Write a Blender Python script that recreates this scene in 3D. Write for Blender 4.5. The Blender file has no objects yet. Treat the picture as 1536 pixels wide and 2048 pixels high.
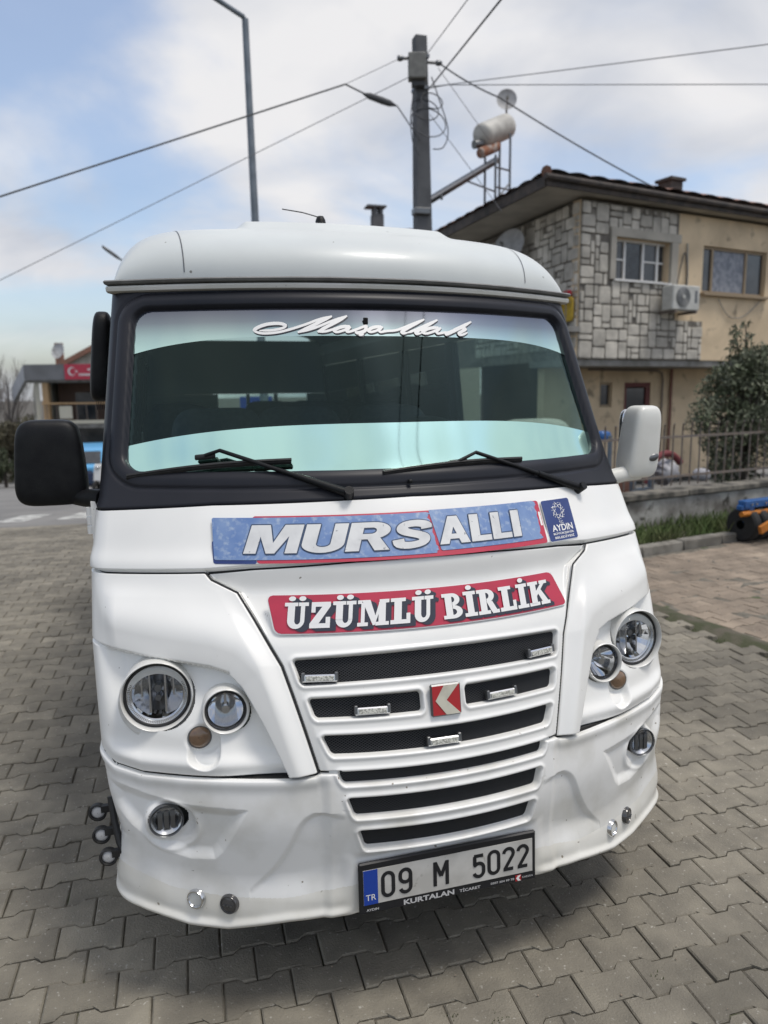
import bpy, bmesh, math, random
import numpy as np
from mathutils import Vector, Matrix

random.seed(7)
rng = np.random.default_rng(7)
sc = bpy.context.scene
col = sc.collection
RAD = math.radians

# ------------------------------------------------------------------ camera
cam_d = bpy.data.cameras.new('camera')
cam = bpy.data.objects.new('camera', cam_d)
col.objects.link(cam)
cam_d.sensor_fit = 'VERTICAL'
cam_d.sensor_height = 36.0
cam_d.lens = 36.0 * 1480 / 2048
cam_d.clip_start = 0.05
cam_d.clip_end = 3000
cam.matrix_world = (Matrix.Translation((-0.70, 0.0, 1.72)) @ Matrix.Rotation(RAD(-16.3), 4, 'Z')
                    @ Matrix.Rotation(RAD(90 - 9.2), 4, 'X') @ Matrix.Rotation(RAD(-0.7), 4, 'Z'))
cam_d.dof.use_dof = True
cam_d.dof.focus_distance = 2.15
cam_d.dof.aperture_fstop = 2.8
sc.camera = cam

# ------------------------------------------------------------------ world: daylight sky with broken cloud
SUN_EL, SUN_AZ = 69.0, 128.0          # degrees, azimuth clockwise from +Y
w = bpy.data.worlds.new('World')
sc.world = w
w.use_nodes = True
nt = w.node_tree
nt.nodes.clear()
N = nt.nodes.new
L = nt.links.new
sky = N('ShaderNodeTexSky')
sky.sky_type = 'NISHITA'
sky.sun_disc = False
sky.sun_elevation = RAD(SUN_EL)
sky.sun_rotation = RAD(SUN_AZ)
sky.air_density = 1.0
sky.dust_density = 2.5
bg1 = N('ShaderNodeBackground')
bg1.inputs['Strength'].default_value = 0.14
L(sky.outputs[0], bg1.inputs['Color'])
tc = N('ShaderNodeTexCoord')
sep = N('ShaderNodeSeparateXYZ')
L(tc.outputs['Generated'], sep.inputs[0])
mx = N('ShaderNodeMath'); mx.operation = 'MAXIMUM'; mx.inputs[1].default_value = 0.0
L(sep.outputs['Z'], mx.inputs[0])
ad = N('ShaderNodeMath'); ad.operation = 'ADD'; ad.inputs[1].default_value = 0.30
L(mx.outputs[0], ad.inputs[0])
dv = N('ShaderNodeVectorMath'); dv.operation = 'DIVIDE'
cmb = N('ShaderNodeCombineXYZ')
for i in range(3):
    L(ad.outputs[0], cmb.inputs[i])
L(tc.outputs['Generated'], dv.inputs[0]); L(cmb.outputs[0], dv.inputs[1])
mp = N('ShaderNodeMapping')
mp.inputs['Location'].default_value = (14.28, 18.42, 1.97)
mp.inputs['Scale'].default_value = (1.0, 1.0, 1.7)
L(dv.outputs[0], mp.inputs[0])
n1 = N('ShaderNodeTexNoise')
n1.inputs['Scale'].default_value = 1.15; n1.inputs['Detail'].default_value = 7.0
n1.inputs['Roughness'].default_value = 0.52; n1.inputs['Distortion'].default_value = 0.5
L(mp.outputs[0], n1.inputs['Vector'])
r1 = N('ShaderNodeValToRGB')
r1.color_ramp.interpolation = 'EASE'
r1.color_ramp.elements[0].position = 0.40; r1.color_ramp.elements[0].color = (.16, .16, .16, 1)
r1.color_ramp.elements[1].position = 0.61; r1.color_ramp.elements[1].color = (1, 1, 1, 1)
L(n1.outputs[0], r1.inputs[0])
n2 = N('ShaderNodeTexNoise')
n2.inputs['Scale'].default_value = 2.3; n2.inputs['Detail'].default_value = 5.0; n2.inputs['Distortion'].default_value = .4
L(mp.outputs[0], n2.inputs['Vector'])
r2 = N('ShaderNodeValToRGB')
r2.color_ramp.elements[0].position = 0.33; r2.color_ramp.elements[0].color = (.47, .50, .565, 1)
r2.color_ramp.elements[1].position = 0.66; r2.color_ramp.elements[1].color = (.72, .715, .725, 1)
L(n2.outputs[0], r2.inputs[0])
bg2 = N('ShaderNodeBackground')
bg2.inputs['Strength'].default_value = 0.84
L(r2.outputs[0], bg2.inputs['Color'])
mixs = N('ShaderNodeMixShader')
L(r1.outputs[0], mixs.inputs[0]); L(bg1.outputs[0], mixs.inputs[1]); L(bg2.outputs[0], mixs.inputs[2])
wo = N('ShaderNodeOutputWorld')
L(mixs.outputs[0], wo.inputs[0])

# ------------------------------------------------------------------ sun behind thin cloud
sd = bpy.data.lights.new('sun', 'SUN')
sd.energy = 1.4
sd.angle = RAD(16)
sd.color = (1.0, 0.95, 0.87)
sun = bpy.data.objects.new('sun', sd)
col.objects.link(sun)
_s = Vector((math.sin(RAD(SUN_AZ)) * math.cos(RAD(SUN_EL)), math.cos(RAD(SUN_AZ)) * math.cos(RAD(SUN_EL)), math.sin(RAD(SUN_EL))))
sun.rotation_euler = (-_s).to_track_quat('-Z', 'Y').to_euler()
sun.location = (-4, -5, 12)

# ------------------------------------------------------------------ render settings
sc.view_settings.view_transform = 'Standard'
sc.view_settings.look = 'None'
sc.view_settings.exposure = 0.50
sc.view_settings.gamma = 1.0
sc.view_settings.use_curve_mapping = False
sc.render.engine = 'CYCLES'
sc.cycles.use_denoising = True
sc.cycles.max_bounces = 8
sc.cycles.transparent_max_bounces = 12
sc.cycles.caustics_reflective = False
sc.cycles.caustics_refractive = False

# ================================================================== helpers
MATS = {}

def newmat(name):
    m = bpy.data.materials.new(name)
    m.use_nodes = True
    nt = m.node_tree
    b = nt.nodes['Principled BSDF']
    MATS[name] = m
    return m, nt, b

def pmat(name, c, rough=.5, metal=0., c2=None, vscale=6., lo=.4, hi=.62, c3=None, sscale=90., slo=.68, shi=.72,
         bump=0., bscale=60., coat=0., spec=.5, rnd=0., tone=0., detail=5., world=False, stain=0., stscale=1.1):
    """Principled with noise colour c->c2, speckles c3, fine bump, per-object / per-face tone variation."""
    m, nt, b = newmat(name)
    N = nt.nodes.new; L = nt.links.new
    b.inputs['Roughness'].default_value = rough
    b.inputs['Metallic'].default_value = metal
    b.inputs['Coat Weight'].default_value = coat
    b.inputs['Coat Roughness'].default_value = .08
    b.inputs['Specular IOR Level'].default_value = spec
    b.inputs['Base Color'].default_value = (*c, 1)
    tcn = N('ShaderNodeTexCoord'); TX = tcn.outputs['Object']
    if world:
        TX = N('ShaderNodeNewGeometry').outputs['Position']
    last = None
    if c2 is not None:
        n = N('ShaderNodeTexNoise'); n.inputs['Scale'].default_value = vscale; n.inputs['Detail'].default_value = detail
        L(TX, n.inputs['Vector'])
        r = N('ShaderNodeValToRGB')
        r.color_ramp.elements[0].position = lo; r.color_ramp.elements[0].color = (*c, 1)
        r.color_ramp.elements[1].position = hi; r.color_ramp.elements[1].color = (*c2, 1)
        L(n.outputs[0], r.inputs[0]); last = r.outputs[0]
    if c3 is not None:
        n = N('ShaderNodeTexNoise'); n.inputs['Scale'].default_value = sscale; n.inputs['Detail'].default_value = 3
        L(TX, n.inputs['Vector'])
        r = N('ShaderNodeValToRGB')
        r.color_ramp.elements[0].position = slo; r.color_ramp.elements[0].color = (0, 0, 0, 1)
        r.color_ramp.elements[1].position = shi; r.color_ramp.elements[1].color = (1, 1, 1, 1)
        L(n.outputs[0], r.inputs[0])
        x = N('ShaderNodeMix'); x.data_type = 'RGBA'
        L(r.outputs[0], x.inputs[0])
        if last: L(last, x.inputs[6])
        else: x.inputs[6].default_value = (*c, 1)
        x.inputs[7].default_value = (*c3, 1)
        last = x.outputs[2]
    if rnd or tone:
        h = N('ShaderNodeHueSaturation')
        if last: L(last, h.inputs['Color'])
        else: h.inputs['Color'].default_value = (*c, 1)
        oi = N('ShaderNodeObjectInfo')
        a = N('ShaderNodeAttribute'); a.attribute_name = 'tone'
        m1 = N('ShaderNodeMath'); m1.operation = 'MULTIPLY_ADD'
        m1.inputs[1].default_value = 2 * rnd; m1.inputs[2].default_value = 1 - rnd
        L(oi.outputs['Random'], m1.inputs[0])
        m2 = N('ShaderNodeMath'); m2.operation = 'MULTIPLY_ADD'
        m2.inputs[1].default_value = tone
        L(a.outputs['Fac'], m2.inputs[0]); L(m1.outputs[0], m2.inputs[2])
        L(m2.outputs[0], h.inputs['Value'])
        last = h.outputs[0]
    if stain:
        n = N('ShaderNodeTexNoise'); n.inputs['Scale'].default_value = stscale; n.inputs['Detail'].default_value = 7; n.inputs['Distortion'].default_value = .6
        L(TX, n.inputs['Vector'])
        r = N('ShaderNodeMapRange'); r.inputs[1].default_value = .38; r.inputs[2].default_value = .64
        r.inputs[3].default_value = 1 - stain; r.inputs[4].default_value = 1.05
        L(n.outputs[0], r.inputs[0])
        h = N('ShaderNodeHueSaturation')
        L(r.outputs[0], h.inputs['Value'])
        if last: L(last, h.inputs['Color'])
        else: h.inputs['Color'].default_value = (*c, 1)
        last = h.outputs[0]
    if last: L(last, b.inputs['Base Color'])
    if bump:
        n = N('ShaderNodeTexNoise'); n.inputs['Scale'].default_value = bscale; n.inputs['Detail'].default_value = 6
        L(TX, n.inputs['Vector'])
        bp = N('ShaderNodeBump'); bp.inputs['Strength'].default_value = bump; bp.inputs['Distance'].default_value = .01
        L(n.outputs[0], bp.inputs['Height']); L(bp.outputs[0], b.inputs['Normal'])
    return m

def glassmat(name, tint, rough=.0, ior=1.5, refl=(1, 1, 1), boost=1.0):
    """thin pane: tinted see-through plus a Fresnel sky reflection"""
    m, nt, b = newmat(name)
    N = nt.nodes.new; L = nt.links.new
    nt.nodes.remove(b)
    t = N('ShaderNodeBsdfTransparent'); t.inputs[0].default_value = (*tint, 1)
    g = N('ShaderNodeBsdfGlossy'); g.inputs['Color'].default_value = (*refl, 1); g.inputs['Roughness'].default_value = rough
    f = N('ShaderNodeFresnel')
    ge = N('ShaderNodeNewGeometry')          # both faces of a thin pane reflect alike
    iv = N('ShaderNodeMapRange'); iv.inputs[3].default_value = ior; iv.inputs[4].default_value = 1 / ior
    L(ge.outputs['Backfacing'], iv.inputs[0]); L(iv.outputs[0], f.inputs[0])
    k = N('ShaderNodeMath'); k.operation = 'MULTIPLY'; k.inputs[1].default_value = boost; k.use_clamp = True
    L(f.outputs[0], k.inputs[0])
    x = N('ShaderNodeMixShader')
    L(k.outputs[0], x.inputs[0]); L(t.outputs[0], x.inputs[1]); L(g.outputs[0], x.inputs[2])
    L(x.outputs[0], nt.nodes['Material Output'].inputs[0])
    return m

WORLD = {}

def wmat(o):
    return WORLD.get(o.name, Matrix.Identity(4))

def attach(o, parent):
    if parent is not None:
        o.parent = parent
        o.matrix_parent_inverse = wmat(parent).inverted()

def tag(o, label=None, cat=None, group=None, kind=None):
    if label: o['label'] = label
    if cat: o['category'] = cat
    if group: o['group'] = group
    if kind: o['kind'] = kind
    return o

def root(name, loc, label, cat, group=None):
    o = bpy.data.objects.new(name, None)
    o.empty_display_size = .2
    o.location = loc
    col.objects.link(o)
    WORLD[o.name] = Matrix.Translation(loc)
    return tag(o, label, cat, group)

def finish(me, mat, ang):
    if mat is not None:
        me.materials.append(MATS[mat] if isinstance(mat, str) else mat)
    if ang is not None:
        me.polygons.foreach_set('use_smooth', np.ones(len(me.polygons), dtype=bool))
        if ang < 179:
            me.set_sharp_from_angle(angle=RAD(ang))
    me.update()

def mk(name, V, F, mat, parent=None, ang=35):
    me = bpy.data.meshes.new(name)
    me.from_pydata([tuple(map(float, v)) for v in V], [], [tuple(map(int, f)) for f in F])
    finish(me, mat, ang)
    o = bpy.data.objects.new(name, me)
    col.objects.link(o)
    attach(o, parent)
    return o

def mkquads(name, V, Q, mat, parent=None, ang=180):
    """fast numpy path: V (n,3), Q (m,4)"""
    me = bpy.data.meshes.new(name)
    V = np.ascontiguousarray(V, dtype=np.float32); Q = np.ascontiguousarray(Q, dtype=np.int32)
    me.vertices.add(len(V)); me.vertices.foreach_set('co', V.ravel())
    me.loops.add(Q.size); me.loops.foreach_set('vertex_index', Q.ravel())
    me.polygons.add(len(Q)); me.polygons.foreach_set('loop_start', np.arange(0, Q.size, Q.shape[1], dtype=np.int32))
    me.update(calc_edges=True)
    finish(me, mat, ang)
    o = bpy.data.objects.new(name, me)
    col.objects.link(o)
    attach(o, parent)
    return o

def gridq(nr, nc):
    i = np.arange(nr * nc).reshape(nr, nc)
    return np.stack([i[:-1, :-1], i[:-1, 1:], i[1:, 1:], i[1:, :-1]], -1).reshape(-1, 4)

def sub(V, Q, mask):
    Q = Q[mask]
    u, inv = np.unique(Q, return_inverse=True)
    return V[u], inv.reshape(Q.shape)

def basis(axis, up=(0, 0, 1)):
    z = Vector(axis).normalized()
    u = Vector(up)
    if abs(z.dot(u.normalized())) > .98:
        u = Vector((1, 0, 0))
    x = u.cross(z).normalized()
    y = z.cross(x)
    return x, y, z

class G:
    def __init__(s):
        s.V = []; s.F = []
    def add(s, V, F):
        n = len(s.V)
        s.V += [tuple(v) for v in V]
        s.F += [tuple(i + n for i in f) for f in F]
        return s
    def box(s, c, d, ex=(1, 0, 0), ey=(0, 1, 0), ez=(0, 0, 1), bev=0.):
        c = Vector(c); ex = Vector(ex); ey = Vector(ey); ez = Vector(ez)
        a, b, h = d[0] / 2, d[1] / 2, d[2] / 2
        if bev <= 0:
            V = [c + ex * x * a + ey * y * b + ez * z * h for z in (-1, 1) for x, y in ((-1, -1), (1, -1), (1, 1), (-1, 1))]
            return s.add(V, [(3, 2, 1, 0), (4, 5, 6, 7), (0, 1, 5, 4), (1, 2, 6, 5), (2, 3, 7, 6), (3, 0, 4, 7)])
        V = []
        for z, k in ((-h, bev), (-h + bev, 0), (h - bev, 0), (h, bev)):
            for x, y in ((-a + k, -b + bev), (-a + bev, -b + k), (a - bev, -b + k), (a - k, -b + bev), (a - k, b - bev), (a - bev, b - k), (-a + bev, b - k), (-a + k, b - bev)):
                V.append(c + ex * x + ey * y + ez * z)
        F = [tuple(range(7, -1, -1)), tuple(range(24, 32))]
        for r in range(3):
            for i in range(8):
                j = (i + 1) % 8
                F.append((r * 8 + i, r * 8 + j, r * 8 + 8 + j, r * 8 + 8 + i))
        return s.add(V, F)
    def cyl(s, p0, p1, r0, r1=None, n=16, caps=True):
        r1 = r0 if r1 is None else r1
        p0 = Vector(p0); p1 = Vector(p1)
        x, y, z = basis(p1 - p0)
        V = []
        for p, r in ((p0, r0), (p1, r1)):
            V += [p + (x * math.cos(2 * math.pi * i / n) + y * math.sin(2 * math.pi * i / n)) * r for i in range(n)]
        F = [(i, (i + 1) % n, n + (i + 1) % n, n + i) for i in range(n)]
        if caps:
            F += [tuple(range(n - 1, -1, -1)), tuple(range(n, 2 * n))]
        return s.add(V, F)
    def tube(s, pts, r, n=8, caps=True):
        P = [Vector(p) for p in pts]
        rr = r if isinstance(r, (list, tuple)) else [r] * len(P)
        V = []
        pv = None
        for i, p in enumerate(P):
            t = (P[min(i + 1, len(P) - 1)] - P[max(i - 1, 0)]).normalized()
            if pv is None:
                x, y, _ = basis(t)
            else:
                x = (pv - t * pv.dot(t)).normalized(); y = t.cross(x)
            pv = x
            V += [p + (x * math.cos(2 * math.pi * k / n) + y * math.sin(2 * math.pi * k / n)) * rr[i] for k in range(n)]
        F = []
        for i in range(len(P) - 1):
            for k in range(n):
                a = i * n + k; b = i * n + (k + 1) % n
                F.append((a, b, b + n, a + n))
        if caps:
            F += [tuple(range(n - 1, -1, -1)), tuple(range((len(P) - 1) * n, len(P) * n))]
        return s.add(V, F)
    def lathe(s, prof, o, axis, n=32, up=(0, 0, 1), capend=False):
        """prof: (radius, distance along axis)"""
        o = Vector(o); x, y, z = basis(axis, up)
        V = []
        for r, h in prof:
            V += [o + z * h + (x * math.cos(2 * math.pi * k / n) + y * math.sin(2 * math.pi * k / n)) * r for k in range(n)]
        F = []
        for i in range(len(prof) - 1):
            for k in range(n):
                a = i * n + k; b = i * n + (k + 1) % n
                F.append((a, b, b + n, a + n))
        if capend:
            F.append(tuple(range((len(prof) - 1) * n, len(prof) * n)))
        return s.add(V, F)
    def prism(s, poly, o, ex, ey, depth):
        """2-D polygon in the (ex,ey) plane, extruded by vector depth"""
        o = Vector(o); ex = Vector(ex); ey = Vector(ey); d = Vector(depth)
        n = len(poly)
        V = [o + ex * p[0] + ey * p[1] for p in poly]
        V += [v + d for v in V]
        F = [tuple(range(n - 1, -1, -1)), tuple(range(n, 2 * n))]
        F += [(i, (i + 1) % n, n + (i + 1) % n, n + i) for i in range(n)]
        return s.add(V, F)
    def sq(s, c, r, e1=.5, e2=.5, nu=32, nv=18, ex=(1, 0, 0), ey=(0, 1, 0), ez=(0, 0, 1), fn=None):
        """superellipsoid; e<1 is boxier"""
        c = Vector(c); ex = Vector(ex); ey = Vector(ey); ez = Vector(ez)
        def pw(v, e): return math.copysign(abs(v) ** e, v)
        V = []
        for j in range(nv + 1):
            ph = -math.pi / 2 + math.pi * j / nv
            for i in range(nu):
                th = 2 * math.pi * i / nu
                x = pw(math.cos(ph), e1) * pw(math.cos(th), e2) * r[0]
                y = pw(math.cos(ph), e1) * pw(math.sin(th), e2) * r[1]
                z = pw(math.sin(ph), e1) * r[2]
                if fn: x, y, z = fn(x, y, z)
                V.append(c + ex * x + ey * y + ez * z)
        F = [(j * nu + i, j * nu + (i + 1) % nu, (j + 1) * nu + (i + 1) % nu, (j + 1) * nu + i) for j in range(nv) for i in range(nu)]
        return s.add(V, F)
    def build(s, name, mat, parent=None, ang=35):
        return mk(name, s.V, s.F, mat, parent, ang)

def sstep(a, b, x):
    t = np.clip((np.asarray(x, float) - a) / (b - a), 0, 1)
    return t * t * (3 - 2 * t)

def polydist(P, x, z):
    d = np.full(np.shape(x), 1e9)
    for (x0, z0), (x1, z1) in zip(P[:-1], P[1:]):
        dx, dz = x1 - x0, z1 - z0
        t = np.clip(((x - x0) * dx + (z - z0) * dz) / (dx * dx + dz * dz + 1e-12), 0, 1)
        d = np.minimum(d, np.hypot(x - x0 - t * dx, z - z0 - t * dz))
    return d

def inpoly(P, x, z):
    c = np.zeros(np.shape(x), bool)
    n = len(P)
    for i in range(n):
        x0, z0 = P[i]; x1, z1 = P[(i + 1) % n]
        if z0 == z1: continue
        m = ((z0 > z) != (z1 > z)) & (x < (x1 - x0) * (z - z0) / (z1 - z0) + x0)
        c ^= m
    return c

def smooth_pts(P, k=6):
    """Catmull-Rom through points"""
    P = [np.array(p, float) for p in P]
    out = []
    for i in range(len(P) - 1):
        p0 = P[max(i - 1, 0)]; p1 = P[i]; p2 = P[i + 1]; p3 = P[min(i + 2, len(P) - 1)]
        for j in range(k):
            t = j / k
            out.append(.5 * ((2 * p1) + (-p0 + p2) * t + (2 * p0 - 5 * p1 + 4 * p2 - p3) * t * t + (-p0 + 3 * p1 - 3 * p2 + p3) * t ** 3))
    out.append(P[-1])
    return [tuple(p) for p in out]

def text2d(body, size=1., offset=0., shear=0.):
    cu = bpy.data.curves.new('lettering', 'FONT')
    cu.body = body; cu.size = size; cu.offset = offset; cu.shear = shear
    cu.resolution_u = 4
    o = bpy.data.objects.new('lettering', cu)
    col.objects.link(o)
    bpy.context.view_layer.update()
    me = bpy.data.meshes.new_from_object(o.evaluated_get(bpy.context.evaluated_depsgraph_get()))
    V = [(v.co.x, v.co.y) for v in me.vertices]
    F = [tuple(p.vertices) for p in me.polygons]
    bpy.data.objects.remove(o); bpy.data.meshes.remove(me); bpy.data.curves.remove(cu)
    return V, F

def zg(y):
    """the street is level at the bus and falls away behind it"""
    y = np.asarray(y, float)
    d = np.clip(y - 7.0, 0, 75)
    return -np.where(d < 4, .085 * d * d / 8, .085 * (d - 2))

# ------------------------------------------------------------------ materials
pmat('paint', (.83, .83, .805), .27, c2=(.73, .735, .715), vscale=2.2, lo=.42, hi=.75, c3=(.30, .28, .25), sscale=38, slo=.735, shi=.765, coat=.3, spec=.4)
pmat('paint_worn', (.80, .80, .78), .32, c2=(.56, .55, .50), vscale=5.5, lo=.45, hi=.78, c3=(.22, .19, .15), sscale=42, slo=.72, shi=.75, coat=.15, spec=.4, detail=9)
pmat('lip_paint', (.75, .74, .69), .36, c2=(.60, .58, .51), vscale=6, lo=.42, hi=.78, c3=(.25, .22, .17), sscale=40, slo=.70, shi=.74, coat=.1, detail=9)
pmat('plastic_white', (.70, .70, .66), .38, c2=(.62, .62, .57), vscale=5, c3=(.25, .24, .2), sscale=70, slo=.74, shi=.76, coat=.15)
pmat('bezel', (.74, .74, .72), .32, c2=(.62, .62, .59), vscale=14, coat=.2)
pmat('black_panel', (.011, .013, .019), .42, c2=(.017, .018, .024), vscale=3, c3=(.07, .07, .065), sscale=60, slo=.76, shi=.78, spec=.28)
pmat('roof_paint', (.62, .655, .645), .38, c2=(.56, .59, .585), vscale=1.8, c3=(.20, .20, .18), sscale=30, slo=.74, shi=.755, coat=.1, spec=.35)
glassmat('glass_tinted', (.07, .085, .085), .0, 1.5)
pmat('black_rubber', (.012, .012, .013), .55, c2=(.022, .022, .022), vscale=30)
pmat('black_plastic', (.006, .0065, .008), .45, c2=(.010, .011, .012), vscale=20, bump=.15, bscale=400, spec=.22)
pmat('interior', (.030, .032, .034), .8, c2=(.045, .046, .048), vscale=5)
pmat('seat_fabric', (.035, .04, .055), .9, c2=(.05, .055, .07), vscale=30)
pmat('grey_seal', (.20, .20, .195), .5, c2=(.13, .13, .125), vscale=9)
pmat('chrome', (.70, .71, .73), .05, metal=1.0)
pmat('chrome_dull', (.62, .63, .64), .22, metal=1.0)
pmat('steel_dark', (.16, .165, .17), .35, metal=.8)
pmat('amber', (.20, .125, .075), .18, c2=(.15, .095, .06), vscale=40, coat=.6)
pmat('smoke_lens', (.05, .05, .052), .12, coat=.6)
pmat('led', (.62, .62, .56), .25, c2=(.30, .30, .27), vscale=180, lo=.45, hi=.55)
pmat('emblem_red', (.42, .022, .028), .35, coat=.5)
pmat('emblem_cream', (.62, .60, .50), .35, c2=(.52, .50, .42), vscale=25, coat=.4)
pmat('sticker_red', (.50, .030, .070), .42, c2=(.44, .026, .062), vscale=9, coat=.2)
pmat('sticker_white', (.80, .80, .79), .4, coat=.2)
pmat('sticker_dark', (.030, .035, .055), .45)
pmat('sticker_navy', (.012, .035, .165), .4, c2=(.02, .05, .20), vscale=14, coat=.25)
pmat('sign_blue', (.10, .19, .42), .5, c2=(.22, .32, .52), vscale=11, lo=.34, hi=.70, c3=(.36, .44, .56), sscale=60, slo=.52, shi=.78, detail=12)
pmat('sign_letter', (.66, .67, .67), .5, c2=(.50, .51, .52), vscale=16, lo=.45, hi=.8, c3=(.30, .31, .33), sscale=60, slo=.68, shi=.74, detail=8)
pmat('sign_outline', (.035, .065, .13), .5)
pmat('plate_white', (.56, .55, .52), .45, c2=(.46, .45, .42), vscale=12, c3=(.34, .33, .3), sscale=45, slo=.68, shi=.76)
pmat('plate_blue', (.01, .05, .33), .4)
pmat('plate_black', (.010, .011, .014), .4)
pmat('print_grey', (.52, .52, .52), .45)
pmat('tyre', (.014, .014, .014), .8, bump=.3, bscale=90)
glassmat('glass', (.52, .66, .63), .0, 1.5, (.70, 1.0, .98), .8)
glassmat('glass_side', (.88, .93, .91), .0, 1.5)
glassmat('lens', (.96, .97, .98), .02, 1.45, boost=.55)

def film_mat(name, grad):
    m, nt, b = newmat(name)
    N = nt.nodes.new; L = nt.links.new
    b.inputs['Metallic'].default_value = 1.0
    b.inputs['Roughness'].default_value = .07
    tcn = N('ShaderNodeTexCoord'); s = N('ShaderNodeSeparateXYZ'); L(tcn.outputs['Object'], s.inputs[0])
    mr = N('ShaderNodeMapRange'); mr.inputs[1].default_value = grad[0]; mr.inputs[2].default_value = grad[1]
    L(s.outputs['Z'], mr.inputs[0])
    r = N('ShaderNodeValToRGB')
    els = r.color_ramp.elements
    els[0].position = 0; els[0].color = (*grad[2][0][1], 1)
    els[1].position = 1; els[1].color = (*grad[2][-1][1], 1)
    for p, c in grad[2][1:-1]:
        e = els.new(p); e.color = (*c, 1)
    L(mr.outputs[0], r.inputs[0]); L(r.outputs[0], b.inputs['Base Color'])
    return m
# lower strip: evenly tinted mirror film; upper strip: film dyed dark along its top edge
film_mat('film_lower', (1.5, 1.64, [(0, (.58, .88, .78)), (1, (.58, .89, .82))]))
film_mat('film_upper', (1.855, 1.995, [(0, (.60, .84, .77)), (.35, (.46, .62, .60)), (.68, (.26, .30, .33)), (1, (.155, .16, .20))]))

def mesh_mat():
    """expanded-metal grille: diamond wires over black"""
    m, nt, b = newmat('grille_wire')
    N = nt.nodes.new; L = nt.links.new
    tcn = N('ShaderNodeTexCoord'); s = N('ShaderNodeSeparateXYZ'); L(tcn.outputs['Object'], s.inputs[0])
    outs = []
    for sg in (1, -1):
        a = N('ShaderNodeMath'); a.operation = 'MULTIPLY'; a.inputs[1].default_value = 95.0
        L(s.outputs['X'], a.inputs[0])
        c = N('ShaderNodeMath'); c.operation = 'MULTIPLY_ADD'; c.inputs[1].default_value = sg * 150.0
        L(s.outputs['Z'], c.inputs[0]); L(a.outputs[0], c.inputs[2])
        f = N('ShaderNodeMath'); f.operation = 'PINGPONG'; f.inputs[1].default_value = .5
        L(c.outputs[0], f.inputs[0])
        outs.append(f)
    mn = N('ShaderNodeMath'); mn.operation = 'MINIMUM'
    L(outs[0].outputs[0], mn.inputs[0]); L(outs[1].outputs[0], mn.inputs[1])
    r = N('ShaderNodeValToRGB')
    r.color_ramp.elements[0].position = .06; r.color_ramp.elements[0].color = (.055, .058, .062, 1)
    r.color_ramp.elements[1].position = .14; r.color_ramp.elements[1].color = (.003, .003, .004, 1)
    L(mn.outputs[0], r.inputs[0]); L(r.outputs[0], b.inputs['Base Color'])
    b.inputs['Roughness'].default_value = .5
    b.inputs['Specular IOR Level'].default_value = .15
    return m
mesh_mat()
# ================================================================== the setting: ground, road, paving
pmat('soil', (.10, .09, .075), .95, c2=(.06, .055, .045), vscale=3, bump=.4, bscale=40)
pmat('joint_sand', (.17, .155, .125), .95, c2=(.09, .083, .066), vscale=14, c3=(.05, .07, .02), sscale=5, slo=.62, shi=.7, bump=.5, bscale=120)
pmat('asphalt', (.21, .205, .195), .9, c2=(.155, .152, .147), vscale=.9, c3=(.2, .195, .19), sscale=60, slo=.62, shi=.7, bump=.3, bscale=150)
pmat('paver_grey', (.262, .238, .188), .85, c2=(.166, .151, .122), vscale=9.0, lo=.30, hi=.74, c3=(.42, .40, .35), sscale=70, slo=.64, shi=.74, bump=.45, bscale=160, rnd=.15, tone=.42, detail=8, world=True, stain=.30)
pmat('paver_tan', (.31, .25, .19), .88, c2=(.21, .17, .13), vscale=4.0, lo=.34, hi=.7, c3=(.46, .41, .34), sscale=50, slo=.66, shi=.74, bump=.45, bscale=140, rnd=.14, tone=.34, detail=8, world=True, stain=.30)
pmat('road_paint', (.55, .55, .52), .8, c2=(.17, .168, .16), vscale=5, lo=.42, hi=.60, detail=8)
pmat('kerb', (.25, .235, .205), .9, c2=(.15, .14, .12), vscale=5, bump=.4, bscale=90, rnd=.1)
pmat('moss', (.060, .066, .034), .95, c2=(.105, .094, .07), vscale=7, bump=.6, bscale=80)
pmat('grass', (.085, .135, .035), .8, c2=(.13, .14, .06), vscale=2, tone=.5)
pmat('weed', (.060, .085, .028), .8, c2=(.10, .105, .05), vscale=9, tone=.5)

# one sheet to the horizon
xs = np.unique(np.concatenate([np.linspace(-900, -40, 12), np.linspace(-40, 40, 41), np.linspace(40, 900, 12)]))
ys = np.unique(np.concatenate([np.linspace(-300, -6, 8), np.linspace(-6, 90, 97), np.linspace(90, 1500, 20)]))
X, Y = np.meshgrid(xs, ys)
V = np.stack([X, Y, zg(Y) - .055], -1).reshape(-1, 3)
tag(mkquads('ground', V, gridq(len(ys), len(xs)), 'soil'), kind='structure')

def sheet(name, x0, x1, y0, y1, dz, mat, parent=None, n=40):
    ys = np.linspace(y0, y1, n); xs = np.linspace(x0, x1, 6)
    X, Y = np.meshgrid(xs, ys)
    return mkquads(name, np.stack([X, Y, zg(Y) + dz], -1).reshape(-1, 3), gridq(n, 6), mat, parent)

YP = 12.6                                   # paving gives way to the asphalt street here
road = tag(sheet('road', -40, 30, YP, 70, -.006, 'asphalt'), kind='structure')
for i in range(7):
    x = -7.9 + i * 1.05
    g = G()
    V = [(x, 13.9), (x + .55, 13.9), (x + .55 + .25, 15.6), (x + .25, 15.6)]
    g.add([(a, b, float(zg(b)) - .002) for a, b in V], [(0, 1, 2, 3)])
    g.build('crosswalk_stripe', 'road_paint', road, None)

pave = tag(sheet('pavement', -9, 2.86, -1.5, YP, -.011, 'joint_sand'), kind='structure')

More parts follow.
